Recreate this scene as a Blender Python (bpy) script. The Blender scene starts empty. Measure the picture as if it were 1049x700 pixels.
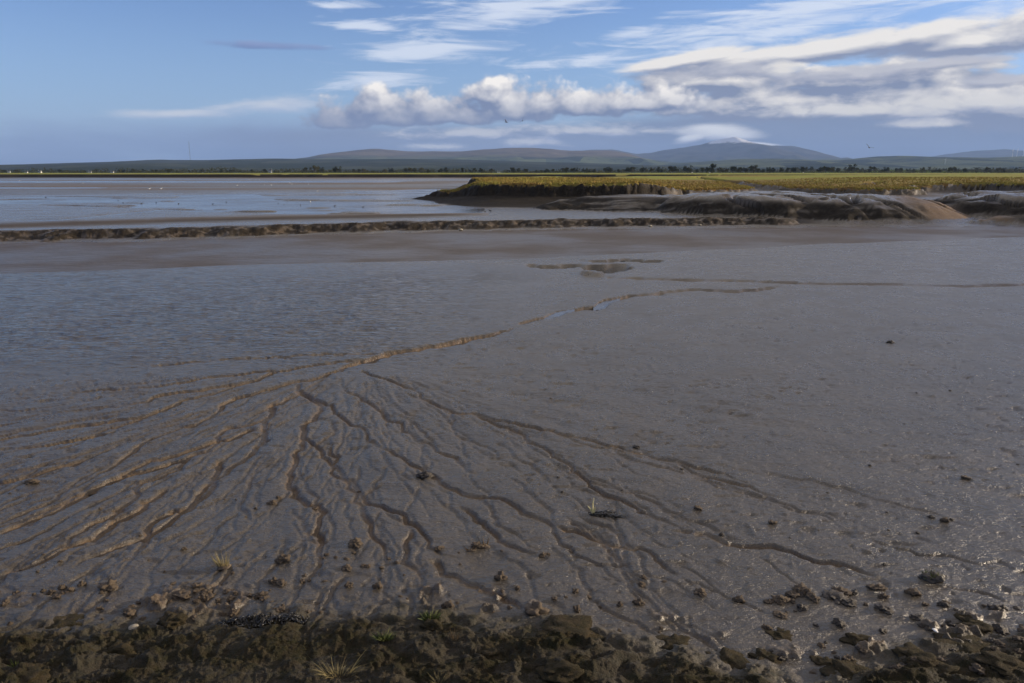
SKY_TINT = (0.95, 1.08, 1.62, 1)
SUN_E = 5.0
HAZE_COL = (0.38, 0.57, 0.97, 1)
HAZE_D = 4.0e-5
EXPO = 0.22
import bpy, bmesh, math, random
import numpy as np
from mathutils import Vector, Matrix, noise as mnoise

random.seed(7)
rng = np.random.default_rng(7)
scene = bpy.context.scene
COL = scene.collection
R = math.radians

# ------------------------------------------------------------------ camera
F, CXP, CYP, HORIZON = 800.0, 524.5, 350.0, 176.5   # focal length and centre of the 1049 x 700 picture
CAM_H = 3.0
PITCH = math.atan((CYP - HORIZON) / F)
CP, SP = math.cos(PITCH), math.sin(PITCH)
cam_data = bpy.data.cameras.new('camera')
cam = bpy.data.objects.new('camera', cam_data)
COL.objects.link(cam)
cam_data.sensor_width = 36.0
cam_data.lens = 36.0 * F / 1049.0
cam_data.clip_start = 0.1
cam_data.clip_end = 120000.0
cam.location = (0, 0, CAM_H)
cam.rotation_euler = (math.pi / 2 - PITCH, 0, 0)
scene.camera = cam


def ray(px, py):
    a, b = (px - CXP) / F, (CYP - py) / F
    return np.array((a, CP + b * SP, -SP + b * CP))


def on_plane(px, py, z=0.0):
    d = ray(px, py)
    t = (z - CAM_H) / d[2]
    return np.array((d[0] * t, d[1] * t, z))


def at_depth(px, py, Y):
    d = ray(px, py)
    t = Y / d[1]
    return Vector((d[0] * t, Y, CAM_H + d[2] * t))


def to_px(X, Y, z):
    dep = Y * CP - (z - CAM_H) * SP
    up = Y * SP + (z - CAM_H) * CP
    return CXP + F * X / dep, CYP - F * up / dep


# ------------------------------------------------------------------ numpy noise
def _hash(ix, iy, seed):
    h = (ix.astype(np.uint32) * np.uint32(374761393) + iy.astype(np.uint32) * np.uint32(668265263)
         + np.uint32((seed * 1274126177) & 0xffffffff))
    h = (h ^ (h >> np.uint32(13))) * np.uint32(1274126177)
    h = h ^ (h >> np.uint32(16))
    return h


_G = np.linspace(0, 2 * np.pi, 256, endpoint=False)
_GX, _GY = np.cos(_G).astype(np.float32), np.sin(_G).astype(np.float32)


def perlin(x, y, seed=0):
    x = np.asarray(x, dtype=np.float64)
    y = np.asarray(y, dtype=np.float64)
    fx, fy = np.floor(x), np.floor(y)
    ix, iy = fx.astype(np.int64), fy.astype(np.int64)
    dx, dy = (x - fx).astype(np.float32), (y - fy).astype(np.float32)
    u = dx * dx * dx * (dx * (dx * 6 - 15) + 10)
    v = dy * dy * dy * (dy * (dy * 6 - 15) + 10)

    def g(ox, oy):
        h = _hash(ix + ox, iy + oy, seed) & np.uint32(255)
        return _GX[h] * (dx - ox) + _GY[h] * (dy - oy)
    a = g(0, 0)
    b = g(1, 0)
    c = g(0, 1)
    d = g(1, 1)
    a = a + u * (b - a)
    c = c + u * (d - c)
    return 1.5 * (a + v * (c - a))


def fbm(x, y, seed=0, octaves=4, gain=0.5, lac=2.03):
    s, amp = 0, 1.0
    for o in range(octaves):
        s = s + amp * perlin(x, y, seed + o * 17)
        x, y = x * lac + 11.3, y * lac + 5.7
        amp *= gain
    return s


def sstep(a, b, x):
    t = np.clip((x - a) / (b - a), 0, 1)
    return t * t * (3 - 2 * t)


def curve(x, pts):
    p = np.array(pts, dtype=float)
    return np.interp(x, p[:, 0], p[:, 1])


# ------------------------------------------------------------------ the land as a height field
def row_y(py, z=0.0):
    return on_plane(CXP, py, z)[1]


def build_rows():
    ys = [row_y(p) for p in np.arange(775, 253, -0.95)]
    y = ys[-1]
    while y < 125:
        y += 0.2 if y < 58 else (0.3 if y < 95 else 0.6)
        ys.append(y)
    while y < 1000:
        y *= 1.010 if y < 480 else 1.02
        ys.append(y)
    return np.array(ys)


YR = build_rows()
UC = np.arange(-1.0, 1.0, 1.25 / F)
NR, NC = len(YR), len(UC)
Yg = np.repeat(YR[:, None], NC, 1)
Xg = Yg * UC[None, :] * 1.04
PX, PY = to_px(Xg, Yg, 0.0)
print('grid', NR, NC, NR * NC)

H = np.zeros((NR, NC))
WET = np.full((NR, NC), 0.35)
MOSS = np.zeros((NR, NC))
DRY_LIT = np.zeros((NR, NC))

# gentle unevenness
H += 0.03 * fbm(Xg * 0.25, Yg * 0.25, 3, 3) * sstep(6, 12, Yg)

near_rows = int(np.searchsorted(YR, 33))
S = slice(0, near_rows)
Xn, Yn, PXn, PYn = Xg[S], Yg[S], PX[S], PY[S]

# --- carved runnels -------------------------------------------------------
CARVE = np.zeros((NR, NC))
WSC = 0.36


def carve(pts, w, d, wob=0.04, sharp=0.30, seed=None, world=False, z=0.0, store=None, asym=True, soft=0.05, tail=0.40):
    """pts along a runnel (picture pixels on the mud plane, or world), w / d half width and depth at both ends"""
    P = np.array(pts, float) if world else np.array([on_plane(x, y, z)[:2] for x, y in pts])
    seed = random.randrange(9999) if seed is None else seed
    seg = np.hypot(*np.diff(P, axis=0).T)
    cum = np.concatenate(([0], np.cumsum(seg)))
    n = max(6, int(cum[-1] / max(0.03, 0.012 * P[:, 1].mean())))
    n = min(n, 260)
    s = np.linspace(0, cum[-1], n)
    # smooth the corners a little
    qx, qy = np.interp(s, cum, P[:, 0]), np.interp(s, cum, P[:, 1])
    for _ in range(3):
        qx[1:-1] = (qx[:-2] + 2 * qx[1:-1] + qx[2:]) / 4
        qy[1:-1] = (qy[:-2] + 2 * qy[1:-1] + qy[2:]) / 4
    if wob:
        k = 1 / (wob * 7)
        qx = qx + wob * (fbm(s * k, s * 0 + 3.3, seed, 5, 0.66))
        qy = qy + wob * 1.6 * (fbm(s * k, s * 0 + 8.1, seed + 50, 5, 0.66))
    ww = WSC * np.interp(s, (0, cum[-1]), w) * (1 + 0.35 * perlin(s * 2.1, s * 0 + 1.7, seed + 9))
    dd = np.interp(s, (0, cum[-1]), d) * (1 + 0.4 * perlin(s * 1.7, s * 0 + 4.2, seed + 19))
    fr = s / cum[-1]
    tp = sstep(-0.03, soft, fr) * sstep(0.0, tail, 1 - fr) if asym else np.ones(n)
    ww, dd = ww * (0.45 + 0.55 * tp), dd * tp
    if asym:
        dd = dd * (0.62 + 0.55 * np.clip(perlin(s * 1.1, s * 0 + 6.6, seed + 29) + .3, 0, 1))
    step = 5
    tgt = CARVE if store is None else store
    for i in range(0, n - 1, step):
        j = min(n - 1, i + step)
        wm = ww[i:j + 1].max() * (2.2 if asym else 1.1) + 0.01
        x0, x1 = qx[i:j + 1].min() - wm, qx[i:j + 1].max() + wm
        y0, y1 = qy[i:j + 1].min() - wm, qy[i:j + 1].max() + wm
        r0, r1 = np.searchsorted(YR, y0), np.searchsorted(YR, y1)
        if r1 <= r0:
            r1 = r0 + 1
        ylo, yhi = YR[max(0, r0)], YR[min(NR - 1, r1)]
        us = [x0 / ylo / 1.04, x0 / yhi / 1.04, x1 / ylo / 1.04, x1 / yhi / 1.04]
        c0, c1 = np.searchsorted(UC, min(us)), np.searchsorted(UC, max(us)) + 1
        if c1 <= c0 or r0 >= NR:
            continue
        X, Y = Xg[r0:r1, c0:c1], Yg[r0:r1, c0:c1]
        if X.size == 0:
            continue
        best = np.zeros(X.shape)
        for k in range(i, j):
            ax, ay, bx, by = qx[k], qy[k], qx[k + 1], qy[k + 1]
            L2 = (bx - ax) ** 2 + (by - ay) ** 2 + 1e-12
            t = np.clip(((X - ax) * (bx - ax) + (Y - ay) * (by - ay)) / L2, 0, 1)
            dist = np.hypot(X - ax - t * (bx - ax), Y - ay - t * (by - ay))
            wl = ww[k] + t * (ww[k + 1] - ww[k])
            dl = dd[k] + t * (dd[k + 1] - dd[k])
            q = dist / wl
            if asym:
                LL = math.sqrt(L2)
                nx, ny = -(by - ay) / LL, (bx - ax) / LL
                if ny < 0:
                    nx, ny = -nx, -ny
                side = (X - ax - t * (bx - ax)) * nx + (Y - ay - t * (by - ay)) * ny
                near_w = 1.0 + 1.1 * ny ** .5
                q = np.where(side < 0, q / near_w, q)
                best = np.maximum(best, dl * np.where(side < 0, (1 - sstep(0.0, 1.0, q)) ** 1.2, 1 - sstep(sharp, 1.0, q)))
            else:
                best = np.maximum(best, dl * (1 - sstep(sharp, 1.0, q)))
        tgt[r0:r1, c0:c1] = np.maximum(tgt[r0:r1, c0:c1], best)


MAIN = [(350, 379), (369, 372), (388, 366), (426, 358.5), (464, 352), (495, 345), (525, 339), (533, 333),
        (563, 323), (582, 317.5), (613, 313.5), (622, 308.6), (636, 304), (666, 302), (685, 298), (712, 296),
        (750, 299), (776, 297), (800, 294), (810, 291.6)]
carve(MAIN[:8], (0.24, 0.34), (0.09, 0.13), 0.07, 0.35)
carve(MAIN[7:15], (0.26, 0.36), (0.12, 0.15), 0.09, 0.4)
carve(MAIN[13:], (0.40, 0.36), (0.11, 0.10), 0.06, 0.35)
carve([(624, 284), (674, 285.7), (700, 286.8), (750, 288), (790, 290), (813, 291), (900, 291.6), (983, 292.6), (1049, 291), (1200, 288), (1380, 286)],
      (0.36, 0.34), (0.085, 0.085), 0.05, 0.4)
L = [
    [(375, 371), (358, 376), (335, 386.8), (305, 392.5), (282, 398), (244, 406), (229, 413.5), (217, 427), (195, 436), (171, 444),
     (145, 457), (126, 467), (107, 482), (92, 493), (69, 499), (53, 508), (24, 516), (0, 524)],
    [(377, 369.6), (358, 370), (324, 375), (282, 381), (259, 390.6), (229, 396), (164, 404), (141, 413), (110, 416.5), (60, 420), (0, 425)],
    [(390, 364.5), (343, 364), (290, 366), (244, 367), (164, 373), (100, 380)],
    [(282, 381), (240, 383), (198, 388.7), (164, 395.5), (103, 398), (40, 405)],
    [(252, 390.6), (225, 402), (187, 409.6), (164, 417), (152, 427), (114, 436), (84, 448), (72, 459), (23, 469), (0, 474)],
    [(305, 394), (303, 407), (282, 413.5), (274, 427), (263, 434), (236, 436), (221, 446), (219, 457), (191, 470), (183, 480),
     (149, 495), (126, 518), (69, 556), (23, 587), (0, 602)],
    [(282, 413.5), (276, 430), (274, 446), (267, 455), (252, 467), (229, 482), (213, 501), (198, 516), (164, 530), (141, 552),
     (141, 568), (114, 583), (30, 590)],
    [(305, 400), (318, 409), (328, 412), (332, 423), (309, 436), (312, 448), (301, 470), (297, 486), (301, 494), (305, 510), (324, 518), (328, 548),
     (324, 575), (328, 590), (322, 612)],
    [(229, 470), (214, 500), (190, 528), (160, 545), (120, 560), (60, 590)],
    [(100, 500), (60, 520), (0, 548)],
    [(150, 427), (90, 432), (-30, 456)],
    [(200, 470), (150, 480), (100, 496), (40, 530), (-20, 556)],
    [(260, 440), (230, 452), (190, 462), (140, 478), (90, 505), (40, 530)],
    [(170, 500), (130, 530), (80, 560), (20, 580), (-20, 600)],
    [(120, 440), (70, 452), (0, 462)],
    [(90, 470), (40, 484), (-20, 496)],
]
for p in L:
    n0 = p[0][1] < 400
    carve(p, (0.145, 0.095), (0.056, 0.034), 0.055, 0.22, tail=.2)
Rr = [
    [(308, 404), (339, 413.5), (343, 425), (355, 432.5), (373, 438), (384, 455), (411, 467), (437, 483), (460, 501), (505, 510.5), (536, 522),
     (570, 539), (574, 552), (597, 571), (620, 583), (635, 598), (650, 617)],
    [(369, 381), (392, 388.7), (422, 398), (438, 413.5), (468, 424), (502, 427), (529, 436), (579, 446), (628, 457), (678, 469), (750, 488), (820, 508)],
    [(483, 425), (533, 444), (563, 467), (594, 484), (603, 499), (635, 512), (673, 529), (730, 550)],
    [(690, 541), (740, 550), (803, 564), (849, 573), (891, 585), (912, 594)],
    [(350, 398), (385, 418), (400, 432), (422, 444), (464, 470), (495, 486), (520, 500)],
    [(340, 455), (353, 491), (383, 516), (414, 530), (429, 545), (440, 560), (482, 579)],
    [(470, 520), (494, 533), (505, 548), (520, 558), (560, 570)],
    [(440, 575), (480, 595), (520, 612), (540, 632)],
    [(420, 540), (418, 570), (426, 590), (430, 610)],
    [(312, 448), (328, 459), (339, 478), (355, 493), (372, 520), (384, 548), (392, 580), (398, 605)],
    [(570, 540), (610, 552), (660, 560), (700, 590)],
]
for p in Rr:
    carve(p, (0.10, 0.085), (0.040, 0.030), 0.05, 0.20, tail=.25)

for p in [
    [(600, 560), (640, 580), (700, 600), (760, 640)],
    [(690, 570), (725, 590), (740, 615)],
    [(770, 565), (800, 585), (840, 605)],
    [(860, 545), (940, 565), (1040, 585)],
    [(930, 590), (990, 605), (1060, 625)],
]:
    carve(p, (0.05, 0.06), (0.012, 0.014), 0.05, 0.20, soft=.3)
carve([(628, 457), (690, 474), (760, 500), (850, 528), (960, 560)], (0.07, 0.05), (0.022, 0.010), 0.05, 0.2)
carve([(700, 590), (760, 618), (800, 640)], (0.06, 0.05), (0.016, 0.010), 0.05, 0.2)
conv = on_plane(372, 372)
dxn, dyn = Xn - conv[0], Yn - conv[1]
rad = np.hypot(dxn, dyn)
theta = np.arctan2(dxn, -dyn)
fan = sstep(0.4, 1.6, rad) * (1 - sstep(8.5, 12, rad)) * (1 - sstep(0.9, 1.5, np.abs(theta - 0.05)))
warp = 0.05 * fbm(Xn * 0.8, Yn * 0.8, 77, 3, 0.5)
WSC = 0.55
for k in range(420):
    th = random.choice((random.uniform(-1.2, .6), random.gauss(-.12, .38), random.uniform(-1.2, .85)))
    r0_ = random.uniform(.9, 7.2)
    ln = random.uniform(.7, 3.2)
    pts, a_ = [], th
    x_, y_ = conv[0] + math.sin(th) * r0_, conv[1] - math.cos(th) * r0_
    for q_ in range(7):
        pts.append((x_, y_))
        a_ = th + random.gauss(0, .28)
        x_ += math.sin(a_) * ln / 6
        y_ -= math.cos(a_) * ln / 6
    pts = [p for p in pts if p[1] > 3.6]
    if len(pts) > 3:
        d0_ = random.uniform(.008, .020) * (1 if th < .8 else .6)
        carve(pts, (0.055, 0.045), (d0_, d0_ * .8), 0.035, 0.22, world=True)
small = np.zeros(Xn.shape)
leftside = 1 - sstep(0.35, 0.9, theta) * 0.55
CARVE[S] = np.maximum(CARVE[S], small * leftside)
# low swelling between the runnels
H[S] += fan * 0.02 * perlin((theta + warp) * 11, np.log(rad + .3) * 2.2, 41) * np.clip(rad / 4, 0, 1)
H -= CARVE

# edges of the flow crumble a little, faint scarps along the runnels
H[S] += 0.006 * fbm(Xn * 5, Yn * 5, 21, 3) * sstep(0.004, 0.02, CARVE[S])
# fine texture of the open mud: small dents and crumbs
fineamp = (1 - sstep(14, 26, Yn))
H[S] += (0.0075 * fbm(Xn * 2.8, Yn * 3.6, 61, 4, 0.60) + 0.0022 * perlin(Xn * 11, Yn * 15, 60)) * fineamp
pits = sstep(0.46, 0.75, perlin(Xn * 4.5, Yn * 6.0, 62)) + sstep(0.5, 0.8, perlin(Xn * 9.5, Yn * 11.0, 63))
pits = pits + sstep(0.44, 0.7, perlin(Xn * 3.0, Yn * 9.0, 67))
H[S] -= 0.011 * pits * fineamp * sstep(-0.4, 0.3, perlin(Xn * .5, Yn * .5, 64))
bumps = sstep(0.52, 0.8, perlin(Xn * 7.5, Yn * 8.0, 65))
H[S] += 0.012 * bumps * fineamp * sstep(-0.1, 0.5, perlin(Xn * .6, Yn * .6, 66))

# the pit with the brown rim right of the ripples
for (x0, y0, rx, ry, dp) in ((622, 275, 28, 4.0, 0.36), (570, 272.8, 34, 1.8, 0.20), (642, 267.5, 48, 1.4, 0.20), (605, 280.5, 15, 1.6, -0.10)):
    q = ((PX - x0) / rx) ** 2 + ((PY - y0 + 0.6 * np.sin(PX * .12)) / ry) ** 2
    q = q + 0.35 * perlin(PX * .08, PY * .5, int(x0))
    H -= dp * (1 - sstep(0.35, 1.0, q))

# ripples of the wet flat left of the runnels
rip = (sstep(262, 290, PY) * (1 - sstep(345, 400, PY + 0.00 * PX)) * (1 - sstep(420, 640, PX + (PY - 270) * 1.0)))
WET = np.maximum(WET, 0.35 + 0.60 * rip)
RIP = rip.copy()
a1 = perlin(Xg * 1.1 + 0.35 * perlin(Xg * .4, Yg * .4, 91), Yg * 2.6, 92)
H += 0.036 * rip * (0.5 - np.abs(a1)) * 1.0

# --- foreground bank ----------------------------------------------------
edge = curve(PXn, [(-400, 640), (0, 640), (60, 636), (110, 640), (170, 632), (230, 634), (300, 626), (340, 632), (400, 624), (470, 626), (520, 636), (590, 636),
                   (620, 652), (700, 664), (750, 684), (820, 700), (870, 690), (930, 662), (985, 655), (1049, 650), (1400, 650)])
edge = edge + 7 * fbm(Xn * 3.5, Yn * 3.5, 101, 3)
inb = sstep(-20, 30, PYn - edge + 9 * fbm(Xn * 6, Yn * 6, 102, 2))
bill = np.abs(fbm(Xn * 1.25, Yn * 2.1, 103, 3, 0.42))
mat_ = fbm(Xn * 4.2, Yn * 5.0, 105, 4, 0.6)
bill2 = np.abs(fbm(Xn * 6.2, Yn * 7, 107, 3, 0.55))
mat2 = fbm(Xn * 9.5, Yn * 11, 106, 3, 0.6)
lump = sstep(0.0, 0.34, bill) * 0.050 + 0.014 * mat_ + sstep(0.22, 0.34, mat_) * 0.018 + sstep(0.18, 0.32, mat2) * 0.013
H[S] += inb * (0.02 + lump * (0.75 + 0.5 * perlin(Xn * .8, Yn * .8, 109)) + 0.05 * sstep(0, 90, PYn - edge))
H[S] += inb * 0.0055 * fbm(Xn * 21, Yn * 21, 111, 3, 0.65)
# islands of crumbled mud out from the bank
isl = sstep(-46, -8, PYn - edge) * (1 - inb)
iw = sstep(0.22, 0.52, fbm(Xn * 4.2, Yn * 5.2, 121, 3, 0.55)) * sstep(-.25, .3, perlin(Xn * 1.1, Yn * 1.4, 122))
H[S] += isl * iw * (0.045 + 0.035 * perlin(Xn * 13, Yn * 13, 123) + 0.018 * perlin(Xn * 31, Yn * 31, 124))
cl = np.maximum(inb * sstep(0.05, 0.4, bill + 0.25 * perlin(Xn * 3, Yn * 3, 131)), 0)
MOSS[S] = np.clip(np.maximum(cl, .95 * inb) * (0.68 + 0.32 * sstep(-.3, .35, fbm(Xn * 2.2, Yn * 2.6, 132, 4, .6))), 0, 1)
WET[S] *= 1 - 0.75 * np.clip(inb * sstep(0.02, 0.3, bill) + isl * iw, 0, 1)
DRY_LIT[S] = np.maximum(DRY_LIT[S], np.clip(isl * iw * 0.4 + inb * (1 - MOSS[S]) * 0.15, 0, 1))
DRY_LIT[S] = np.maximum(DRY_LIT[S], sstep(0.006, 0.03, CARVE[S]) * 0.55 * (1 - .6 * sstep(600, 700, PXn) * (PYn < 310)))  # orange of the sunlit runnel edges put into the mud colour

FLAT = 0.34
# --- river --------------------------------------------------------------
near_sh = curve(PX, [(-400, 286), (0, 281), (150, 276), (300, 271), (440, 267.5), (520, 266), (600, 262), (700, 258), (850, 250), (1049, 243), (1400, 236)])
far_sh = curve(PX, [(-400, 252), (0, 248), (120, 246), (200, 243.5), (300, 240), (420, 236.5), (560, 234), (700, 232), (850, 230.5), (960, 230), (1049, 229), (1400, 228)])
bankwob = 2.2 * fbm(Xg * 0.35, Yg * 0.05, 141, 4, 0.6)
Ysh = row_y(260) * 0 + CAM_H * (CP + (CYP - near_sh) / F * SP) / (SP - (CYP - near_sh) / F * CP)
Yfb = CAM_H * (CP + (CYP - far_sh - bankwob * .5) / F * SP) / (SP - (CYP - far_sh - bankwob * .5) / F * CP)
river_in = sstep(-0.2, 2.6, Yg - Ysh) * (1 - sstep(-1.6, 0.1, Yg - Yfb))
H = H * (1 - river_in) + (-0.28) * river_in
WATER_Z = -0.055
RIV = (Yg > Ysh - 1.5) & (Yg < Yfb + 1.5) & (Yg < 62)

# far bank: a crumbling scarp up to the upper flat
tap = 1 - sstep(790, 862, PX)
bw = 0.45 * fbm(Xg * 0.35, Yg * 0.35, 145, 4, 0.6) - 0.1
d_b = Yg - Yfb + bw
hvar = 1 + .38 * fbm(Xg * .16, Yg * 0 + .5, 148, 3, .6)
up = sstep(0.1, 1.2, d_b) * 0.18 + sstep(0.8 + 0.5 * perlin(Xg * .5, Yg * 0, 146), 1.6, d_b) * (FLAT - .18)
up = FLAT - (FLAT - up) * hvar
rough_b = sstep(0.0, 0.5, d_b) * (1 - sstep(1.6, 2.6, d_b))
H = np.where(Yg > Yfb - 3, np.maximum(H, -0.28 + (up + 0.28) * sstep(-0.1, .5, d_b) * tap), H)
H += rough_b * tap * (0.075 * fbm(Xg * .55, Yg * .9, 147, 3, 0.5) + 0.028 * fbm(Xg * 4.5, Yg * 4.5, 144, 3, .6))
DRY_LIT = np.maximum(DRY_LIT, 0.30 * rough_b * tap * (1 + perlin(Xg * 1.3, Yg * 1.3, 149)))
WET = np.where(rough_b * tap > .2, WET * 0.2, WET)
DARK = np.zeros((NR, NC))
CRUMB = rough_b * tap
DARK = np.maximum(DARK, rough_b * tap * np.clip(.92 - .7 * sstep(.12, .5, fbm(Xg * 2.2, Yg * 2.2, 150, 3)), 0, 1))
DARK[S] = np.maximum(DARK[S], inb * .62)

# --- upper flat beyond the bank -------------------------------------------
beyond = sstep(1.8, 3.2, Yg - Yfb)
PX5, PY5 = to_px(Xg, Yg, FLAT)
flat = beyond * (0.02 * fbm(Xg * 0.12, Yg * 0.05, 151, 3))
H += flat
top_w = curve(PX5, [(-400, 206), (0, 201.5), (150, 199.6), (350, 196), (470, 192), (520, 190)])
bot_w = curve(PX5, [(-400, 208), (0, 209), (150, 213), (200, 217), (300, 219), (480, 218)])
chan = sstep(-0.5, 0.9, PY5 - top_w) * (1 - sstep(-1.0, 0.8, PY5 - bot_w)) * beyond * (1 - sstep(470, 520, PX5))
chan = chan * sstep(-.42, -.12, fbm(PX5 * .006, PY5 * .35, 156, 3, .6) + .25 * sstep(0, 6, PY5 - top_w) * (PY5 < bot_w - 3))
streak = np.exp(-((PY5 - curve(PX5, [(0, 226), (60, 224.5), (150, 215.8), (170, 214)])) / 1.0) ** 2) * sstep(0, 40, PX5) * (1 - sstep(150, 190, PX5)) * beyond
streak2 = np.exp(-((PY5 - 192.2) / 0.8) ** 2) * (1 - sstep(40, 190, PX5)) * beyond
streak3 = np.exp(-((PY5 - 186) / 1.2) ** 2) * (1 - sstep(380, 470, PX5)) * beyond
H -= 0.17 * np.maximum(np.maximum(chan, streak2), 0.8 * streak3)
H -= 0.12 * streak
WATER2_Z = FLAT - 0.085
CHAN = (np.maximum(np.maximum(chan, streak2), np.maximum(streak, streak3)) > 0.04) & (Yg > 44) & (Yg < 390)
wetf = 0.55 + 0.25 * perlin(PX5 * 0.012, PY5 * 0.9, 153) + 0.15 * perlin(PX5 * 0.03, PY5 * 2.2, 154)
brownband = sstep(-0.2, 0.5, perlin(PX5 * 0.004 + 3.1, PY5 * 0.42, 155)) * (1 - sstep(193, 197, PY5))
brownband = np.maximum(brownband, np.exp(-((PY5 - curve(PX5, [(0, 232), (200, 224.5), (480, 219)])) / 2.2) ** 2) * (PX5 < 500))
wetf = np.clip(wetf - 0.55 * brownband - 0.25 * (PX5 < 480) * (1 - sstep(194, 200, PY5)), 0.02, 1)
brn = sstep(186.3, 188.2, PY5) * (1 - sstep(-1.8, -.4, PY5 - top_w)) * (1 - sstep(440, 480, PX5)) * beyond * (1 - .9 * np.exp(-((PY5 - 192.2) / .8) ** 2) * (PX5 < 150))
brn2 = np.exp(-((PY5 - curve(PX5, [(0, 231.5), (200, 225.5), (480, 220), (700, 217)])) / 2.4) ** 2) * (1 - sstep(420, 560, PX5)) * beyond
brn = np.maximum(brn, brn2) * (0.75 + .25 * perlin(PX5 * .01, PY5 * .8, 157))
wetf = wetf * (1 - .92 * brn)
front = sstep(203, 207, PY5) * sstep(430, 520, PX5)
wetf = np.maximum(wetf, front * 0.85)
WET = WET * (1 - beyond) + wetf * beyond
DRY_LIT = DRY_LIT * (1 - beyond) + beyond * brownband * 0.5
DARK = np.maximum(DARK, .85 * brn)


# --- salt marsh islands ---------------------------------------------------
def sdf(poly, X, Y):
    P = np.array(poly, float)
    best = np.full(X.shape, 1e9)
    inside = np.zeros(X.shape, bool)
    n = len(P)
    for i in range(n):
        ax, ay = P[i]
        bx, by = P[(i + 1) % n]
        L2 = (bx - ax) ** 2 + (by - ay) ** 2
        t = np.clip(((X - ax) * (bx - ax) + (Y - ay) * (by - ay)) / L2, 0, 1)
        best = np.minimum(best, np.hypot(X - ax - t * (bx - ax), Y - ay - t * (by - ay)))
        cond = (ay > Y) != (by > Y)
        with np.errstate(divide='ignore', invalid='ignore'):
            xi = ax + (Y - ay) / (by - ay if by != ay else 1e-9) * (bx - ax)
        inside ^= cond & (X < xi)
    return np.where(inside, best, -best)


MARSH = [(-8.2, 82.5), (-6.2, 80), (-4.2, 76), (-2.6, 72), (-0.8, 70.5), (2.2, 69), (6.5, 69), (10, 70), (12.5, 72.5), (16.5, 77), (22, 81), (26.5, 87), (28.5, 96), (33, 118), (40, 150),
         (43, 150), (36.5, 118), (33.5, 100), (31.5, 92), (33, 86), (38, 82), (43, 84), (48, 97), (56, 98), (60, 88), (66, 84), (80, 84), (110, 90), (160, 120), (420, 300),
         (1200, 900), (900, 1000), (52, 262), (34, 240), (10, 205), (-2, 170), (-7, 135), (-4.5, 110), (-4.5, 92), (-6.5, 84)]
FARM = [(-1400, 420), (-320, 400), (-150, 404), (-60, 408), (0, 400), (40, 388), (75, 370), (100, 350), (150, 350), (400, 560), (1400, 980), (1400, 1100), (-1400, 1100)]
s0 = int(np.searchsorted(YR, 58))
T = slice(s0, NR)
Xf, Yf, PXf, PYf = Xg[T], Yg[T], PX[T], PY[T]
wx = 0.9 * fbm(Xf * 0.45, Yf * 0.45, 161, 3, .6) + 0.9 * fbm(Xf * 0.12, Yf * .12, 165, 3)
sd = sdf(MARSH, Xf, Yf) + wx * sstep(45, 400, 0 * Xf + 200)
sd2 = sdf(FARM, Xf, Yf) + 3 * fbm(Xf * 0.05, Yf * 0.05, 163, 3)
ramp = np.clip(sstep(11, 18, Xf) * (1 - sstep(4, 24, sd)) + (1 - sstep(-6.5, -2.5, Xf)) * (Yf < 100) * 1.35, 0, 1.35)
right_far = sstep(40, 60, Xf)
top = 2.0 - 0.72 * ramp * (1 - 0.55 * right_far)
top = top + 0.05 * fbm(Xf * .3, Yf * .3, 167, 4) + 0.10 * fbm(Xf * 0.05, Yf * .05, 168, 3)
foot = FLAT - .05 + 0.72 * np.clip((sd + 9) / 8.6, 0, 1) ** 1.5 * (1 - 0.45 * ramp)
prof = sstep(-0.75, 0.35, sd + .35 * fbm(Xf * 1.3, Yf * 1.3, 169, 3, .6))
hm = foot + (top - foot) * prof
far_top = 1.93 + 0.04 * fbm(Xf * .05, Yf * .05, 171, 3)
prof2 = sstep(-1.5, 1.5, sd2)
hm2 = FLAT - .05 + (far_top - FLAT + .05) * prof2
ext = 2.5 + 8.5 * sstep(-11, 0, Xf)
near_m = sstep(-1, -.25, sd / ext)
hb = H[T]
hn = np.where(sd > -ext, np.maximum(hb, hb * (1 - near_m) + hm * near_m), hb)
hn = np.where(sd2 > -4, np.maximum(hn, hm2), hn)
# pools and creeks in the marsh: narrow dark cuts
CK = np.zeros((NR, NC))
WSC = 1.0
for pts, w, dd in (([(29.5, 92), (33.0, 112), (38, 132), (42, 150), (40, 175), (47, 196)], (2.2, 1.0), (1.0, .6)),
                   ([(20, 116), (24, 115), (27, 117)], (1.5, 1.5), (.5, .5)),
                   ([(44, 128), (52, 124), (60, 122), (70, 124), (79, 121)], (2.2, 2.2), (.8, .8)),
                   ([(60, 165), (75, 160), (95, 163), (120, 158), (150, 166)], (3, 3), (.8, .8)),
                   ([(33, 100), (40, 104), (47, 106), (52, 112)], (1.6, 1.0), (.7, .5)),
                   ([(10, 99), (15, 100), (17, 104)], (1.2, 1), (.4, .4)),
                   ([(16, 148), (30, 150), (41, 152)], (2, 2), (.6, .6)),
                   ([(66, 104), (80, 107), (92, 104)], (1.6, 1.6), (.7, .7))):
    carve(pts, w, dd, 0.5, 0.5, world=True, store=CK, asym=False)
hn = hn - CK[T] * (sd > 0.5)
H[T] = hn
MASKM = np.zeros((NR, NC))
MASKM[T] = np.where((sd > 0.25) | (sd2 > 5), 1, 0) * (CK[T] < 0.25)
isl_foot = (sd > -ext) & (sd <= 0)
WET[T] = np.where(isl_foot, WET[T] * (1 - .9 * sstep(-.95, -.55, sd / ext)), WET[T])
CRUMB[T] = np.maximum(CRUMB[T], sstep(-3, -1, sd) * (sd < 1.2))
DARK[T] = np.maximum(sstep(-.95, -.65, sd / ext) * (sd <= 1.2) * (1 - .6 * sstep(.3, .7, ramp) * (Xf > 8)), (np.abs(sd2) < 8) * 1.0)  # dark mud foot, and the shade of the cliffs painted into the colour
WET[T] = np.where(np.abs(sd2) < 6, 0, WET[T])
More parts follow.
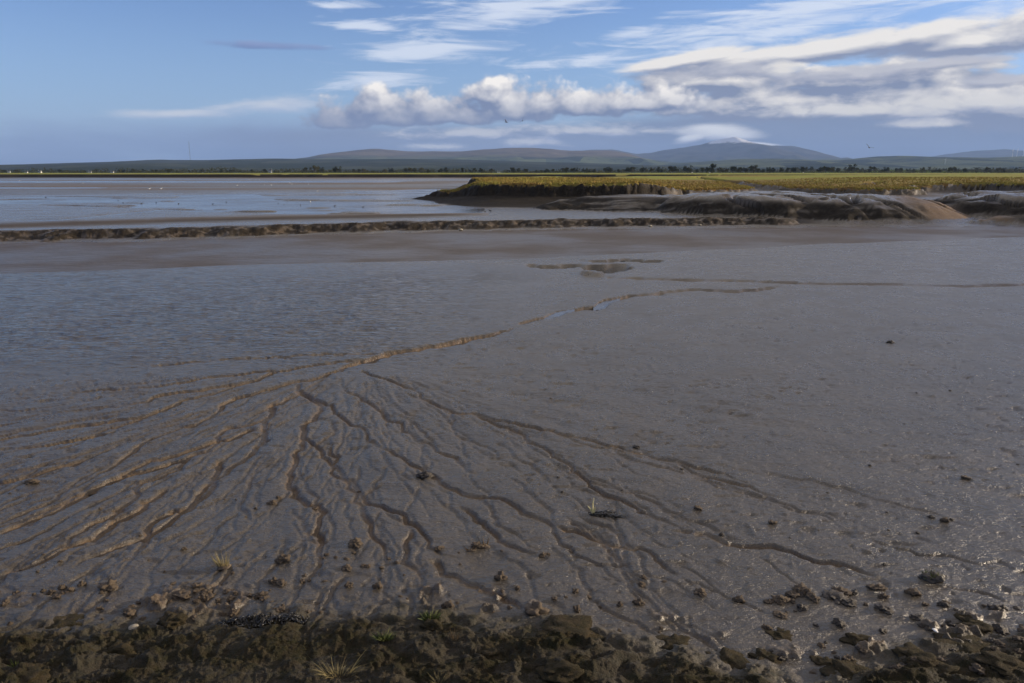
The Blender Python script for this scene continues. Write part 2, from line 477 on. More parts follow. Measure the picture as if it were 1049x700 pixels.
shine = np.exp(-((sd + 4.5) / 2.2) ** 2) * sstep(12, 20, Xf) * (Xf < 75)
WET[T] = np.maximum(WET[T], 0.85 * shine)
DRY_LIT[T] = np.where((sd > -3.2) & (sd <= 0), 0.12 + 0.25 * (fbm(Xf, Yf, 173, 3) > 0.25), DRY_LIT[T])

# --- rounded mud banks on the right ---------------------------------------
HUMP = np.zeros((NR, NC))
Q = slice(int(np.searchsorted(YR, 43)), int(np.searchsorted(YR, 84)))
Xh, Yh = Xg[Q], Yg[Q]
wob = 1.5 * fbm(Xh * .22, Yh * .22, 181, 3) + 0.25 * fbm(Xh * 1.0, Yh * 1.0, 183, 3)
hh = np.zeros(Xh.shape)


def mound(cx, cy, rx, ry, h, pw=2.0, tilt=0.0):
    global hh
    x = (Xh - cx) + wob
    y = (Yh - cy) - tilt * x + wob * .6
    q = (np.abs(x / rx)) ** pw + (np.abs(y / ry)) ** pw
    hh = np.maximum(hh, h * sstep(0, 1, np.clip(1.12 - q, 0, 1)) ** 0.8)


mound(19.5, 56.0, 11.0, 8.6, 1.52, 2.6, -0.13)
mound(11.5, 61, 9.5, 7.0, 1.15, 2.2, 0.1)
mound(38.5, 56.5, 9.2, 9.5, 1.62, 2.5, 0.06)
mound(31.0, 47.5, 3.2, 2.6, 0.45, 2, 0.2)
mound(36.5, 47.5, 7.0, 3.0, 0.75, 2, 0.0)
mound(62, 60, 16, 12, 1.5, 2.3, 0.1)
gul = np.abs(perlin(Xh * 0.28 + 0.1 * Yh, Yh * 0.07, 185))
hh = hh * (1 - 0.16 * (1 - sstep(0, .25, gul)))
gul2 = np.abs(fbm(Xh * 0.16 + 0.05 * Yh + 3, Yh * 0.10, 186, 3, .6))
hh = hh * (1 - 0.42 * (1 - sstep(0, .13, gul2)) * (Xh > 12))
hh = hh + .035 * fbm(Xh * .7, Yh * .5, 188, 4, .6) * sstep(.15, .6, hh)
rib = fbm(np.arctan2(Yh - 54, Xh - 24) * 9, np.hypot(Xh - 24, Yh - 54) * .25, 187, 3)
hh = hh + 0.05 * rib * sstep(0.2, 0.9, hh)
hq = H[Q]
H[Q] = np.maximum(hq, hh + 0.25 * hq)
HM = sstep(0.1, 0.4, hh) * (hh + 0.25 * hq >= hq)
slope_wet = np.clip(sstep(.95, 1.35, hh) + .5 * sstep(.05, .6, fbm(Xh * .18, Yh * .5 + hh * 2.5, 189, 3, .5)), 0, 1)
WET[Q] = np.where(HM > .3, 0.18 + 0.72 * slope_wet, WET[Q])
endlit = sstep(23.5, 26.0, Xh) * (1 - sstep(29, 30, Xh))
DRY_LIT[Q] = np.where(HM > .3, np.clip(0.1 + 0.7 * endlit * (1 - .3 * slope_wet), 0, 1), DRY_LIT[Q])  # sunlit brown of the mound end put into the colour
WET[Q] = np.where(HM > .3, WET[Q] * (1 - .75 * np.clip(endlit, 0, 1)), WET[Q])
DARK[Q] = np.where(HM > .3, (1 - slope_wet) * (1 - np.clip(endlit, 0, 1)), DARK[Q])  # shade of the mound fronts painted into the mud colour

# gentle fine relief of the far mud
H[s0:] += 0.0


def z_at(x, y):
    r = np.clip(np.searchsorted(YR, y) - 1, 0, NR - 2)
    t = (y - YR[r]) / (YR[r + 1] - YR[r])
    u = x / y / 1.04
    c = int(np.clip(np.searchsorted(UC, u) - 1, 0, NC - 2))
    s = np.clip((u - UC[c]) / (UC[c + 1] - UC[c]), 0, 1)
    a = H[r, c] * (1 - s) + H[r, c + 1] * s
    b = H[r + 1, c] * (1 - s) + H[r + 1, c + 1] * s
    return float(a * (1 - t) + b * t)


def ground(px, py):
    z = 0.0
    for _ in range(8):
        p = on_plane(px, py, z)
        z = 0.5 * z + 0.5 * z_at(p[0], p[1])
    return Vector((p[0], p[1], z_at(p[0], p[1])))


# ------------------------------------------------------------------ meshes from the grid
def grid_object(name, mask_quads, Z, mat, attrs=None, kind='structure'):
    idx = np.arange(NR * NC).reshape(NR, NC)
    q = np.stack([idx[:-1, :-1], idx[:-1, 1:], idx[1:, 1:], idx[1:, :-1]], -1)[mask_quads]
    used = np.unique(q)
    remap = np.full(NR * NC, -1, np.int64)
    remap[used] = np.arange(len(used))
    q = remap[q]
    co = np.empty((len(used), 3), np.float32)
    co[:, 0] = Xg.ravel()[used]
    co[:, 1] = Yg.ravel()[used]
    co[:, 2] = (Z.ravel()[used] if hasattr(Z, 'ravel') else Z)
    me = bpy.data.meshes.new(name)
    me.vertices.add(len(co))
    me.vertices.foreach_set('co', co.ravel())
    me.loops.add(q.size)
    me.loops.foreach_set('vertex_index', q.ravel().astype(np.int32))
    me.polygons.add(len(q))
    me.polygons.foreach_set('loop_start', np.arange(0, q.size, 4, dtype=np.int32))
    me.polygons.foreach_set('use_smooth', np.ones(len(q), bool))
    me.update(calc_edges=True)
    for k, v in (attrs or {}).items():
        a = me.attributes.new(k, 'FLOAT', 'POINT')
        a.data.foreach_set('value', v.ravel()[used].astype(np.float32))
    me.materials.append(mat)
    o = bpy.data.objects.new(name, me)
    o['kind'] = kind
    COL.objects.link(o)
    return o


# ------------------------------------------------------------------ materials
def lin(r, g, b):
    f = lambda c: c / 12.92 if c <= .04045 else ((c + .055) / 1.055) ** 2.4
    return tuple(f(c / 255) for c in (r, g, b)) + (1,)


class NT:
    dim = '3D'

    def __init__(self, tree):
        self.t = tree

    def new(self, kind, **kw):
        n = self.t.nodes.new(kind)
        for k, v in kw.items():
            setattr(n, k, v)
        return n

    def put(self, sock, v):
        if hasattr(v, 'is_output') or isinstance(v, bpy.types.NodeSocket):
            self.t.links.new(v, sock)
        else:
            sock.default_value = v

    def m(self, op, a, b=0.0, c=None, clamp=False):
        n = self.new('ShaderNodeMath', operation=op, use_clamp=clamp)
        self.put(n.inputs[0], a)
        self.put(n.inputs[1], b)
        if c is not None:
            self.put(n.inputs[2], c)
        return n.outputs[0]

    def ss(self, x, lo, hi, a=0.0, b=1.0):
        n = self.new('ShaderNodeMapRange', interpolation_type='SMOOTHSTEP')
        self.put(n.inputs[0], x)
        n.inputs[1].default_value, n.inputs[2].default_value = lo, hi
        n.inputs[3].default_value, n.inputs[4].default_value = a, b
        return n.outputs[0]

    def mixc(self, f, a, b, blend='MIX'):
        n = self.new('ShaderNodeMix', data_type='RGBA', blend_type=blend)
        self.put(n.inputs[0], f)
        self.put(n.inputs[6], a)
        self.put(n.inputs[7], b)
        return n.outputs[2]

    def noise(self, vec, scale, detail=3.0, rough=0.55, kind='FBM', lac=2.0, dist=0.0):
        n = self.new('ShaderNodeTexNoise')
        n.noise_type = kind
        n.noise_dimensions = self.dim
        if vec is not None:
            self.put(n.inputs['Vector'], vec)
        n.inputs['Scale'].default_value = scale
        n.inputs['Detail'].default_value = detail
        n.inputs['Roughness'].default_value = rough
        n.inputs['Lacunarity'].default_value = lac
        n.inputs['Distortion'].default_value = dist
        return n.outputs['Fac']

    def vscale(self, vec, s, off=(0, 0, 0), rot=(0, 0, 0)):
        n = self.new('ShaderNodeMapping')
        self.put(n.inputs[0], vec)
        n.inputs[1].default_value = off
        n.inputs[2].default_value = rot
        n.inputs[3].default_value = s
        return n.outputs[0]

    def attr(self, name):
        return self.new('ShaderNodeAttribute', attribute_name=name).outputs['Fac']

    def bump(self, h, strength, dist, normal=None):
        n = self.new('ShaderNodeBump')
        n.inputs['Strength'].default_value = strength
        n.inputs['Distance'].default_value = dist
        self.put(n.inputs['Height'], h)
        if normal is not None:
            self.put(n.inputs['Normal'], normal)
        return n.outputs[0]


def material(name):
    m = bpy.data.materials.new(name)
    m.use_nodes = True
    b = m.node_tree.nodes['Principled BSDF']
    return m, NT(m.node_tree), b


def mud_material():
    m, n, b = material('wet_mud')
    pos = n.new('ShaderNodeNewGeometry').outputs['Position']
    wet, moss, dry_lit, rip = n.attr('wet'), n.attr('moss'), n.attr('dry_lit'), n.attr('rip')
    big = n.noise(pos, 0.6, 4, .6)
    mid = n.noise(pos, 5.0, 4, .6)
    fine = n.noise(pos, 45.0, 4, .65)
    c1 = n.mixc(n.ss(big, .3, .7), (0.060, 0.047, 0.031, 1), (0.082, 0.065, 0.043, 1))
    c1 = n.mixc(n.ss(mid, .35, .75, 0, .6), c1, (0.045, 0.036, 0.025, 1))
    c1 = n.mixc(n.m('MULTIPLY', dry_lit, n.ss(fine, .25, .6, .55, 1)), c1, (0.205, 0.128, 0.062, 1))  # dry mud tint, also the painted sun on runnel edges and mound end
    mossc = n.mixc(n.ss(n.noise(pos, 14, 4, .65), .38, .62), (0.078, 0.062, 0.030, 1), (0.046, 0.049, 0.016, 1))
    mossc = n.mixc(n.ss(fine, .5, .75), mossc, (0.13, 0.105, 0.05, 1))
    c1 = n.mixc(moss, c1, mossc)
    c1 = n.mixc(n.ss(fine, .55, .8, 0, .35), c1, (0.045, 0.036, 0.03, 1))
    c1 = n.mixc(n.attr('dark'), c1, n.mixc(n.ss(mid, .35, .7), (0.019, 0.0155, 0.0115, 1), (0.036, 0.029, 0.021, 1)))  # dark mud, and painted shade on cliffs and mound fronts
    n.put(b.inputs['Base Color'], c1)
    r = n.m('ADD', n.m('MULTIPLY', wet, -0.30), 0.40)
    r = n.m('ADD', r, n.m('MULTIPLY', n.m('ADD', n.noise(pos, 1.6, 5, .65), -0.5), 0.42))
    r = n.m('ADD', r, n.m('MULTIPLY', moss, .35))
    r = n.m('ADD', r, n.m('MULTIPLY', n.attr('dark'), .40))
    r = n.m('ADD', r, n.m('MULTIPLY', dry_lit, .25), clamp=True)
    r = n.m('MAXIMUM', n.m('SUBTRACT', r, n.m('MULTIPLY', rip, .16)), n.m('SUBTRACT', .22, n.m('MULTIPLY', rip, .10)))
    n.put(b.inputs['Roughness'], r)
    sp = n.m('ADD', n.m('MULTIPLY', wet, .25), .72)
    sp = n.m('MULTIPLY', sp, n.m('SUBTRACT', 1.0, n.m('MULTIPLY', n.m('MAXIMUM', n.m('MAXIMUM', moss, dry_lit), n.attr('dark')), .88)))
    n.put(b.inputs['Specular IOR Level'], sp)
    # relief: crumbs close by, ripples on the wet flat
    fb = n.m('ADD', n.noise(pos, 28, 6, .68), n.m('MULTIPLY', n.noise(pos, 110, 3, .6), .35))
    nb = n.bump(fb, 0.8, 0.017)
    d2 = n.noise(n.vscale(pos, (1, 1.8, 1)), 9, 4, .6)
    nb = n.bump(n.ss(d2, .38, .62), .7, .009, nb)
    cr = n.m('MULTIPLY', n.noise(pos, 4.5, 4, .7), n.attr('crumb'))
    nb = n.bump(cr, .8, 0.10, nb)
    mo = n.m('MULTIPLY', n.noise(pos, 55, 4, .7), moss)
    nb = n.bump(mo, .9, 0.018, nb)
    rv = n.vscale(pos, (1.0, 2.3, 1), rot=(0, 0, R(6)))
    rw = n.noise(rv, 3.6, 3, .5, dist=.6)
    rr = n.m('MULTIPLY', rw, rip)
    nb = n.bump(rr, 1.0, 0.13, nb)
    n.put(b.inputs['Normal'], nb)
    return m


def water_material(name, base, rough, scale, dist, stretch):
    m, n, b = material(name)
    pos = n.new('ShaderNodeNewGeometry').outputs['Position']
    n.put(b.inputs['Base Color'], base)
    b.inputs['IOR'].default_value = 1.33
    n.put(b.inputs['Roughness'], n.ss(n.noise(pos, .15, 3), .35, .65, rough, rough * 1.8))
    b.inputs['Specular IOR Level'].default_value = .5 if rough < .15 else .30
    v = n.vscale(pos, (1.0, stretch, 1), rot=(0, 0, R(4)))
    w = n.m('ADD', n.noise(v, scale, 3, .55, dist=.4), n.m('MULTIPLY', n.noise(v, scale * 3.3, 2, .5), .35))
    n.put(b.inputs['Normal'], n.bump(w, 0.7, dist))
    return m


def marsh_material():
    m, n, b = material('marsh_turf')
    pos = n.new('ShaderNodeNewGeometry').outputs['Position']
    nor = n.new('ShaderNodeNewGeometry').outputs['Normal']
    sx = n.new('ShaderNodeSeparateXYZ')
    n.put(sx.inputs[0], pos)
    s2 = n.new('ShaderNodeSeparateXYZ')
    n.put(s2.inputs[0], nor)
    a = n.noise(n.vscale(pos, (1, 1, .1)), 0.09, 5, .62)
    f = n.noise(pos, 1.4, 5, .65)
    c = n.mixc(n.ss(a, .36, .62), (0.31, 0.235, 0.052, 1), (0.28, 0.255, 0.048, 1))
    c = n.mixc(n.ss(n.noise(n.vscale(pos, (.6, 1, .1)), .35, 4, .65), .45, .62, 0, .85), c, (0.24, 0.155, 0.05, 1))
    c = n.mixc(n.ss(f, .42, .75, 0, .75), c, (0.20, 0.125, 0.045, 1))
    bright = n.m('MULTIPLY', n.ss(sx.outputs[1], 95, 190), n.ss(n.noise(n.vscale(pos, (.35, 1, .1)), .07, 3), .35, .6))
    c = n.mixc(bright, c, (0.26, 0.29, 0.05, 1))
    low = n.ss(sx.outputs[2], 1.2, 1.75, 1, 0)
    c = n.mixc(n.m('MULTIPLY', low, .8), c, (0.20, 0.12, 0.05, 1))
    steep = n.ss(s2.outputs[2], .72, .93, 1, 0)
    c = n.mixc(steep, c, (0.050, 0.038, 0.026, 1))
    n.put(b.inputs['Base Color'], c)
    b.inputs['Roughness'].default_value = .9
    b.inputs['Specular IOR Level'].default_value = .15
    n.put(b.inputs['Normal'], n.bump(n.noise(pos, 3.2, 5, .7), .8, .22))
    return m


def simple(name, c1, c2, scale, rough=.85, bump=0.0, spec=.2, bscale=None):
    m, n, b = material(name)
    tc = n.new('ShaderNodeTexCoord').outputs['Object']
    f = n.noise(tc, scale, 4, .6)
    n.put(b.inputs['Base Color'], n.mixc(n.ss(f, .35, .68), c1 + (1,), c2 + (1,)))
    b.inputs['Roughness'].default_value = rough
    b.inputs['Specular IOR Level'].default_value = spec
    if bump:
        n.put(b.inputs['Normal'], n.bump(n.noise(tc, bscale or scale * 3, 5, .65), .9, bump))
    return m


def hill_material(name, lowc, highc, moor, z_lo, z_hi, snow=None, field=1 / 420):
    m, n, b = material(name)
    pos = n.new('ShaderNodeNewGeometry').outputs['Position']
    sx = n.new('ShaderNodeSeparateXYZ')
    n.put(sx.inputs[0], pos)
    v = n.new('ShaderNodeTexVoronoi', feature='F1')
    n.put(v.inputs['Vector'], n.vscale(pos, (1, .5, 0)))
    v.inputs['Scale'].default_value = field
    rnd = n.new('ShaderNodeSeparateColor')
    n.put(rnd.inputs[0], v.outputs['Color'])
    c = n.mixc(rnd.outputs[0], lowc + (1,), highc + (1,))
    c = n.mixc(n.ss(rnd.outputs[1], .60, .70), c, (0.030, 0.038, 0.020, 1))
    dk = n.noise(pos, 1 / 300, 5, .65)
    c = n.mixc(n.ss(dk, .50, .62, 0, .8), c, (0.030, 0.036, 0.022, 1))
    z = n.m('ADD', sx.outputs[2], n.m('MULTIPLY', n.m('ADD', n.noise(pos, 1 / 700, 4, .6), -.5), (z_hi - z_lo) * 1.2))
    mc = n.mixc(n.ss(n.noise(pos, 1 / 500, 5, .6), .4, .65), moor + (1,), tuple(x * .55 for x in moor) + (1,))
    c = n.mixc(n.ss(z, z_lo, z_hi), c, mc)
    if snow:
        sz = n.m('ADD', sx.outputs[2], n.m('MULTIPLY', n.m('ADD', n.noise(n.vscale(pos, (1, 1, .35)), 1 / 260, 5, .7), -.5), snow[1]))
        c = n.mixc(n.ss(sz, snow[0], snow[0] + 60), c, (.72, .74, .78, 1))
    n.put(b.inputs['Base Color'], c)
    b.inputs['Roughness'].default_value = 1
    b.inputs['Specular IOR Level'].default_value = 0
    return m


MUD = mud_material()
RIVER = water_material('muddy_river_water', (0.082, 0.060, 0.040, 1), 0.28, 1.6, 0.090, 2.2)
SHALLOW = water_material('still_channel_water', (0.075, 0.065, 0.055, 1), 0.14, .9, 0.022, 2.0)
TURF = marsh_material()

quad = lambda M: M[:-1, :-1] | M[1:, :-1] | M[:-1, 1:] | M[1:, 1:]
mq = quad(MASKM > .5)
ATT = {'wet': np.clip(WET, 0, 1), 'moss': MOSS, 'dry_lit': np.clip(DRY_LIT, 0, 1), 'rip': RIP, 'dark': DARK, 'crumb': CRUMB}
far_cut = np.repeat((YR[:-1] < 990)[:, None], NC - 1, 1)
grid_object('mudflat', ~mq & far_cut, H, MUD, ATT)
grid_object('salt_marsh', mq & far_cut, H, TURF)
grid_object('river', quad(RIV & (H < WATER_Z + .08)), WATER_Z, RIVER)
grid_object('runnel_pool', quad((CARVE > .035) & (((PX > 522) & (PX < 588) & (PY < 345)) | ((PX > 608) & (PX < 634) & (PY > 300)))), -.032, SHALLOW)
grid_object('tidal_channel', quad(CHAN & (H < WATER2_Z + .06)), WATER2_Z, SHALLOW)


def plane_object(name, x0, x1, y0, y1, z, mat, kind='structure', n=1):
    me = bpy.data.meshes.new(name)
    me.from_pydata([(x0, y0, z), (x1, y0, z), (x1, y1, z), (x0, y1, z)], [], [(0, 1, 2, 3)])
    me.materials.append(mat)
    o = bpy.data.objects.new(name, me)
    o['kind'] = kind
    COL.objects.link(o)
    return o


FIELDS = hill_material('farm_fields', (0.085, 0.125, 0.030), (0.15, 0.19, 0.04), (0.10, 0.10, 0.05), 500, 900, None, 1 / 260)
UNDER = simple('estuary_bed', (0.09, 0.07, 0.055), (0.12, 0.095, 0.07), .05, .7)
plane_object('ground', -60000, 60000, -60000, 60000, -1.6, UNDER)
plane_object('farmland', -40000, 40000, 960, 45000, 1.90, FIELDS)


# ------------------------------------------------------------------ hills
def hills(name, profile, D, depth, mat, seed, rough=.10, ncol=420, nrow=60, back=1.0):
    p = np.array(profile, float)
    pxs = np.linspace(p[0, 0], p[-1, 0], ncol)
    pys = np.interp(pxs, p[:, 0], p[:, 1])
    k = np.array([1, 2, 3, 2, 1]) / 9
    pys = np.convolve(np.pad(pys, 2, mode='edge'), k, 'valid')
    V = np.zeros((nrow, ncol, 3))
    ts = np.concatenate([np.linspace(-1, 0, int(nrow * .75)), np.linspace(0, 1, nrow - int(nrow * .75) + 1)[1:]])
    for i, t in enumerate(ts):
        Y = D + t * depth * (1 if t < 0 else back)
        for_px = (pxs - CXP) / F / CP
        ridge = np.array([at_depth(a, b, D).z for a, b in zip(pxs, pys)]) if i == 0 else ridge
        x = for_px * D
        warp = 0.25 * fbm(x / depth * 2.2, np.full(ncol, t * 1.3), seed, 4, .55)
        cross = np.clip(1 - abs(t) ** 1.0, 0, 1)
        cross = cross ** 1.15
        n_ = fbm(x / depth * 3.0, np.full(ncol, t * 2.6), seed + 7, 5, .55)
        gul_ = np.abs(fbm(x / depth * 4.0 + warp, np.full(ncol, t * .9), seed + 13, 4, .5))
        z = ridge * (cross + (rough * n_ - rough * 1.5 * gul_) * np.clip(1.2 * (1 - cross), 0, 1) * np.clip(cross * 4, 0, 1))
        ripple = rough * .30 * ridge * n_ * cross
        V[i, :, 0] = x
        V[i, :, 1] = Y
        V[i, :, 2] = np.maximum(z + ripple, -2) - 4 * (cross < .01)
    me = bpy.data.meshes.new(name)
    idx = np.arange(nrow * ncol).reshape(nrow, ncol)
    q = np.stack([idx[:-1, :-1], idx[:-1, 1:], idx[1:, 1:], idx[1:, :-1]], -1).reshape(-1, 4)
    me.from_pydata(V.reshape(-1, 3).tolist(), [], q.tolist())
    me.polygons.foreach_set('use_smooth', np.ones(len(q), bool))
    me.materials.append(mat)
    o = bpy.data.objects.new(name, me)
    o['kind'] = 'structure'
    COL.objects.link(o)
    return o


HM_A = hill_material('wooded_hill', (0.032, 0.038, 0.030), (0.062, 0.070, 0.042), (0.036, 0.042, 0.028), 90, 160, None, 1 / 260)
HM_B = hill_material('brown_moor', (0.065, 0.085, 0.042), (0.13, 0.15, 0.06), (0.160, 0.125, 0.080), 150, 230, None, 1 / 380)
HM_C = hill_material('grey_fell', (0.075, 0.09, 0.045), (0.10, 0.12, 0.05), (0.080, 0.072, 0.058), 150, 300, (560, 300), 1 / 500)
HM_D = hill_material('green_hill', (0.065, 0.080, 0.042), (0.13, 0.145, 0.065), (0.08, 0.1, 0.04), 180, 300, None, 1 / 300)

hills('low_wooded_hill', [(-500, 177), (-200, 175), (-60, 173.5), (0, 172), (45, 170.5), (90, 167.5), (140, 165.8), (178, 164), (182, 163), (186, 164), (230, 164.2), (290, 162.6), (340, 163), (400, 162.8),
                          (470, 164), (540, 165.5), (620, 168), (700, 171), (800, 174), (900, 177)], 6500, 3800, HM_A, 301, .14)
hills('brown_moorland_hill', [(120, 177), (240, 171), (310, 165), (340, 160), (352, 157), (372, 154.5), (390, 152.8), (400, 153), (420, 154.6), (450, 154.8), (476, 155), (495, 153.2), (520, 151.8), (540, 151.2), (560, 152),
                              (580, 153.8), (610, 154.2), (625, 155), (640, 158), (655, 163), (690, 167), (760, 171), (860, 177)], 11500, 5000, HM_B, 311, .16)
hills('far_fell_ridge', [(430, 170), (520, 162), (580, 155.5), (600, 153.6), (622, 153.4), (634, 156), (645, 158.2), (660, 157), (672, 154.2), (690, 151), (708, 148), (720, 144.2), (732, 140.8), (741, 139.2), (750, 142.2), (762, 146.6), (776, 149.8),
                           (790, 149.6), (800, 150.6), (812, 154.5), (828, 159.6), (850, 166), (900, 176)], 17000, 5500, HM_C, 321, .18)
hills('green_foothill', [(560, 177), (640, 171), (700, 166), (745, 163), (780, 162.5), (820, 164.5), (850, 164), (878, 160.8), (905, 159.6), (940, 161), (985, 162), (1020, 160.6), (1060, 159.6), (1150, 160), (1300, 166), (1500, 176)],
      8200, 4200, HM_D, 331, .15)
hills('distant_blue_ridge', [(850, 174), (920, 163), (945, 158.4), (975, 155), (995, 153.8), (1004, 152.8), (1012, 154.2), (1030, 154.6), (1049, 153.2), (1100, 152), (1250, 155), (1500, 172)],
      19000, 6000, HM_C, 341, .12)


# ------------------------------------------------------------------ things
CLOD = simple('crumbly_mud', (0.150, 0.112, 0.072), (0.085, 0.064, 0.046), 9, .75, .012, .35, 34)
DARKCLOD = simple('dark_wet_mud', (0.070, 0.056, 0.042), (0.040, 0.032, 0.026), 8, .5, .010, .4, 40)
MOSSY = simple('mossy_mud', (0.044, 0.037, 0.018), (0.072, 0.054, 0.030), 5, .85, .03, .15, 22)
STRAW = simple('dry_straw', (0.30, 0.25, 0.12), (0.20, 0.15, 0.07), 6, .8)
PALESTEM = simple('pale_stem', (0.55, 0.50, 0.30), (0.42, 0.40, 0.20), 9, .7)
GREENLEAF = simple('green_leaf', (0.07, 0.095, 0.025), (0.13, 0.13, 0.04), 9, .6)
BROWNSTEM = simple('brown_stem', (0.12, 0.08, 0.04), (0.08, 0.055, 0.03), 9, .8)
WRACK = simple('black_wrack', (0.012, 0.011, 0.010), (0.028, 0.024, 0.018), 12, .25, .006, .6)
PEBBLE = simple('pale_pebble', (0.34, 0.30, 0.23), (0.26, 0.23, 0.17), 14, .6, .003, .4)
SHELL = simple('white_shell', (0.75, 0.74, 0.72), (0.62, 0.60, 0.56), 20, .4)
FEATHER_W = simple('white_feathers', (0.80, 0.80, 0.78), (0.70, 0.70, 0.70), 5, .7)
FEATHER_D = simple('dark_feathers', (0.030, 0.027, 0.025), (0.055, 0.048, 0.042), 5, .7)
BILL = simple('orange_bill', (0.35, 0.12, 0.03), (0.28, 0.10, 0.03), 5, .5)
LEAVES = simple('dark_foliage', (0.028, 0.034, 0.016), (0.050, 0.050, 0.024), .35, .9)
LEAVES2 = simple('olive_foliage', (0.045, 0.046, 0.020), (0.070, 0.062, 0.030), .35, .9)
BARK = simple('bark', (0.07, 0.055, 0.04), (0.045, 0.035, 0.028), 1.5, .95)
WHITEWASH = simple('whitewash', (0.62, 0.61, 0.57), (0.52, 0.51, 0.48), .5, .8)
SLATE = simple('slate_roof', (0.09, 0.09, 0.10), (0.06, 0.06, 0.07), 1.0, .7)
DARKGLASS = simple('dark_window', (0.03, 0.035, 0.04), (0.02, 0.02, 0.025), 1, .2, 0, .5)
STEEL = simple('grey_steel', (0.17, 0.17, 0.18), (0.12, 0.12, 0.13), .1, .6)
TURBW = simple('turbine_white', (0.80, 0.80, 0.80), (0.74, 0.74, 0.75), .1, .5)
WOOL = simple('sheep_wool', (0.74, 0.71, 0.64), (0.60, 0.57, 0.50), 4, .95)


def from_bm(name, bm, mat, parent=None, smooth=False):
    me = bpy.data.meshes.new(name)
    bm.to_mesh(me)
    bm.free()
    if smooth:
        me.polygons.foreach_set('use_smooth', np.ones(len(me.polygons), bool))
    me.materials.append(mat)
    o = bpy.data.objects.new(name, me)
    COL.objects.link(o)
    if parent:
        o.parent = parent
    return o


def tag(o, label=None, cat=None, group=None, kind=None):
    for k, v in (('label', label), ('category', cat), ('group', group), ('kind', kind)):
        if v:
            o[k] = v
    return o


def empty(name, loc=(0, 0, 0), rz=0.0, s=1.0):
    o = bpy.data.objects.new(name, None)
    o.empty_display_size = .1
    o.location = loc
    o.rotation_euler = (0, 0, rz)
    o.scale = (s, s, s)
    COL.objects.link(o)
    return o


def copy_tree(o, parent=None):
    c = o.copy()
    COL.objects.link(c)
    if parent:
        c.parent = parent
    for ch in list(o.children):
        copy_tree(ch, c)
    return c


def px_size(p, px):
    """metres that px picture pixels cover at the point p"""
    return px * (p[1] * CP - (p[2] - CAM_H) * SP) / F


def add_tube(bm, pts, radii, n=6):
    pts = [Vector(p) for p in pts]
    rings = []
    for i, p in enumerate(pts):
        t = (pts[min(i + 1, len(pts) - 1)] - pts[max(i - 1, 0)]).normalized()
        u = t.orthogonal().normalized()
        v = t.cross(u)
        rings.append([bm.verts.new(p + radii[i] * (math.cos(2 * math.pi * k / n) * u + math.sin(2 * math.pi * k / n) * v)) for k in range(n)])
    for a, b in zip(rings[:-1], rings[1:]):
        for k in range(n):
            bm.faces.new((a[k], a[(k + 1) % n], b[(k + 1) % n], b[k]))
    for rg in (rings[0], rings[-1]):
        try:
            bm.faces.new(rg)
        except ValueError:
            pass


def add_box(bm, x0, x1, y0, y1, z0, z1):
    v = [bm.verts.new(c) for c in ((x0, y0, z0), (x1, y0, z0), (x1, y1, z0), (x0, y1, z0), (x0, y0, z1), (x1, y0, z1), (x1, y1, z1), (x0, y1, z1))]
    for f in ((0, 3, 2, 1), (4, 5, 6, 7), (0, 1, 5, 4), (1, 2, 6, 5), (2, 3, 7, 6), (3, 0, 4, 7)):
        bm.faces.new([v[i] for i in f])


def add_blade(bm, base, tip, w, bend=0.0, n=4):
    base, tip = Vector(base), Vector(tip)
    d = tip - base
    side = d.cross(Vector((random.uniform(-1, 1), random.uniform(-1, 1), .3))).normalized() * w
    pr = None
    for i in range(n + 1):
        t = i / n
        c = base + d * t + Vector((0, 0, -1)) * bend * t * t * d.length
        ww = side * (1 - t) ** .7
        if i == n:
            a = b = bm.verts.new(c)
        else:
            a, b = bm.verts.new(c - ww), bm.verts.new(c + ww)
        if pr:
            bm.faces.new((pr[0], pr[1], b) if a is b else (pr[0], pr[1], b, a))
        pr = (a, b)


def clod_bm(seed, flat=.6, rough=.45, sub=3, jag=1.0):
    """an irregular lump of mud about one unit across, its foot a little below z = 0"""
    bm = bmesh.new()
    bmesh.ops.create_icosphere(bm, subdivisions=sub, radius=.5)
    o = Vector((seed * 3.7, seed * 1.3, seed * 7.1))
    for v in bm.verts:
        c = v.co.copy()
        d = 1 + rough * (mnoise.fractal(c * 2.2 + o, 1.0, 2.0, 4) * .9 + jag * .5 * (mnoise.noise(c * 5 + o) ) + jag * .25 * mnoise.noise(c * 11 + o))
        v.co = c * d
        v.co.z = v.co.z * flat
        if v.co.z < -.08:
            v.co.z = -.08 - .1 * (abs(v.co.z) - .08)
    return bm


# --- lumps of mud ----------------------------------------------------------
CL_ME = []
for i in range(9):
    o = from_bm('mud_clod', clod_bm(i + 1, .5 + .04 * i, .6, 4, 1.5), CLOD, smooth=True)
    CL_ME.append(o.data)
    bpy.data.objects.remove(o)
MS_ME = []
for i in range(5):
    o = from_bm('mossy_mud_lump', clod_bm(i + 31, .55, .62, 4, 1.2), MOSSY, smooth=True)
    MS_ME.append(o.data)
    bpy.data.objects.remove(o)
DK_ME = []
for i in range(4):
    o = from_bm('dark_mud_clod', clod_bm(i + 51, .55, .6, 4, 1.5), DARKCLOD, smooth=True)
    DK_ME.append(o.data)
    bpy.data.objects.remove(o)


def lump(name, pool, px, py, w, h=None, label=None, cat='mud clod', group=None, rz=None, sink=.0):
    p = ground(px, py)
    s = px_size(p, w)
    o = bpy.data.objects.new(name, random.choice(pool))
    sz = s * (1.0 if h is None else h / w * 1.5)
    o.location = (p.x, p.y, p.z - sink * sz)
    o.scale = (s * random.uniform(.9, 1.1), s * random.uniform(.75, 1.05), sz)
    o.rotation_euler = (0, 0, random.uniform(-.5, .5) if rz is None else rz)
    COL.objects.link(o)
    tag(o, label, cat, group)
    return o


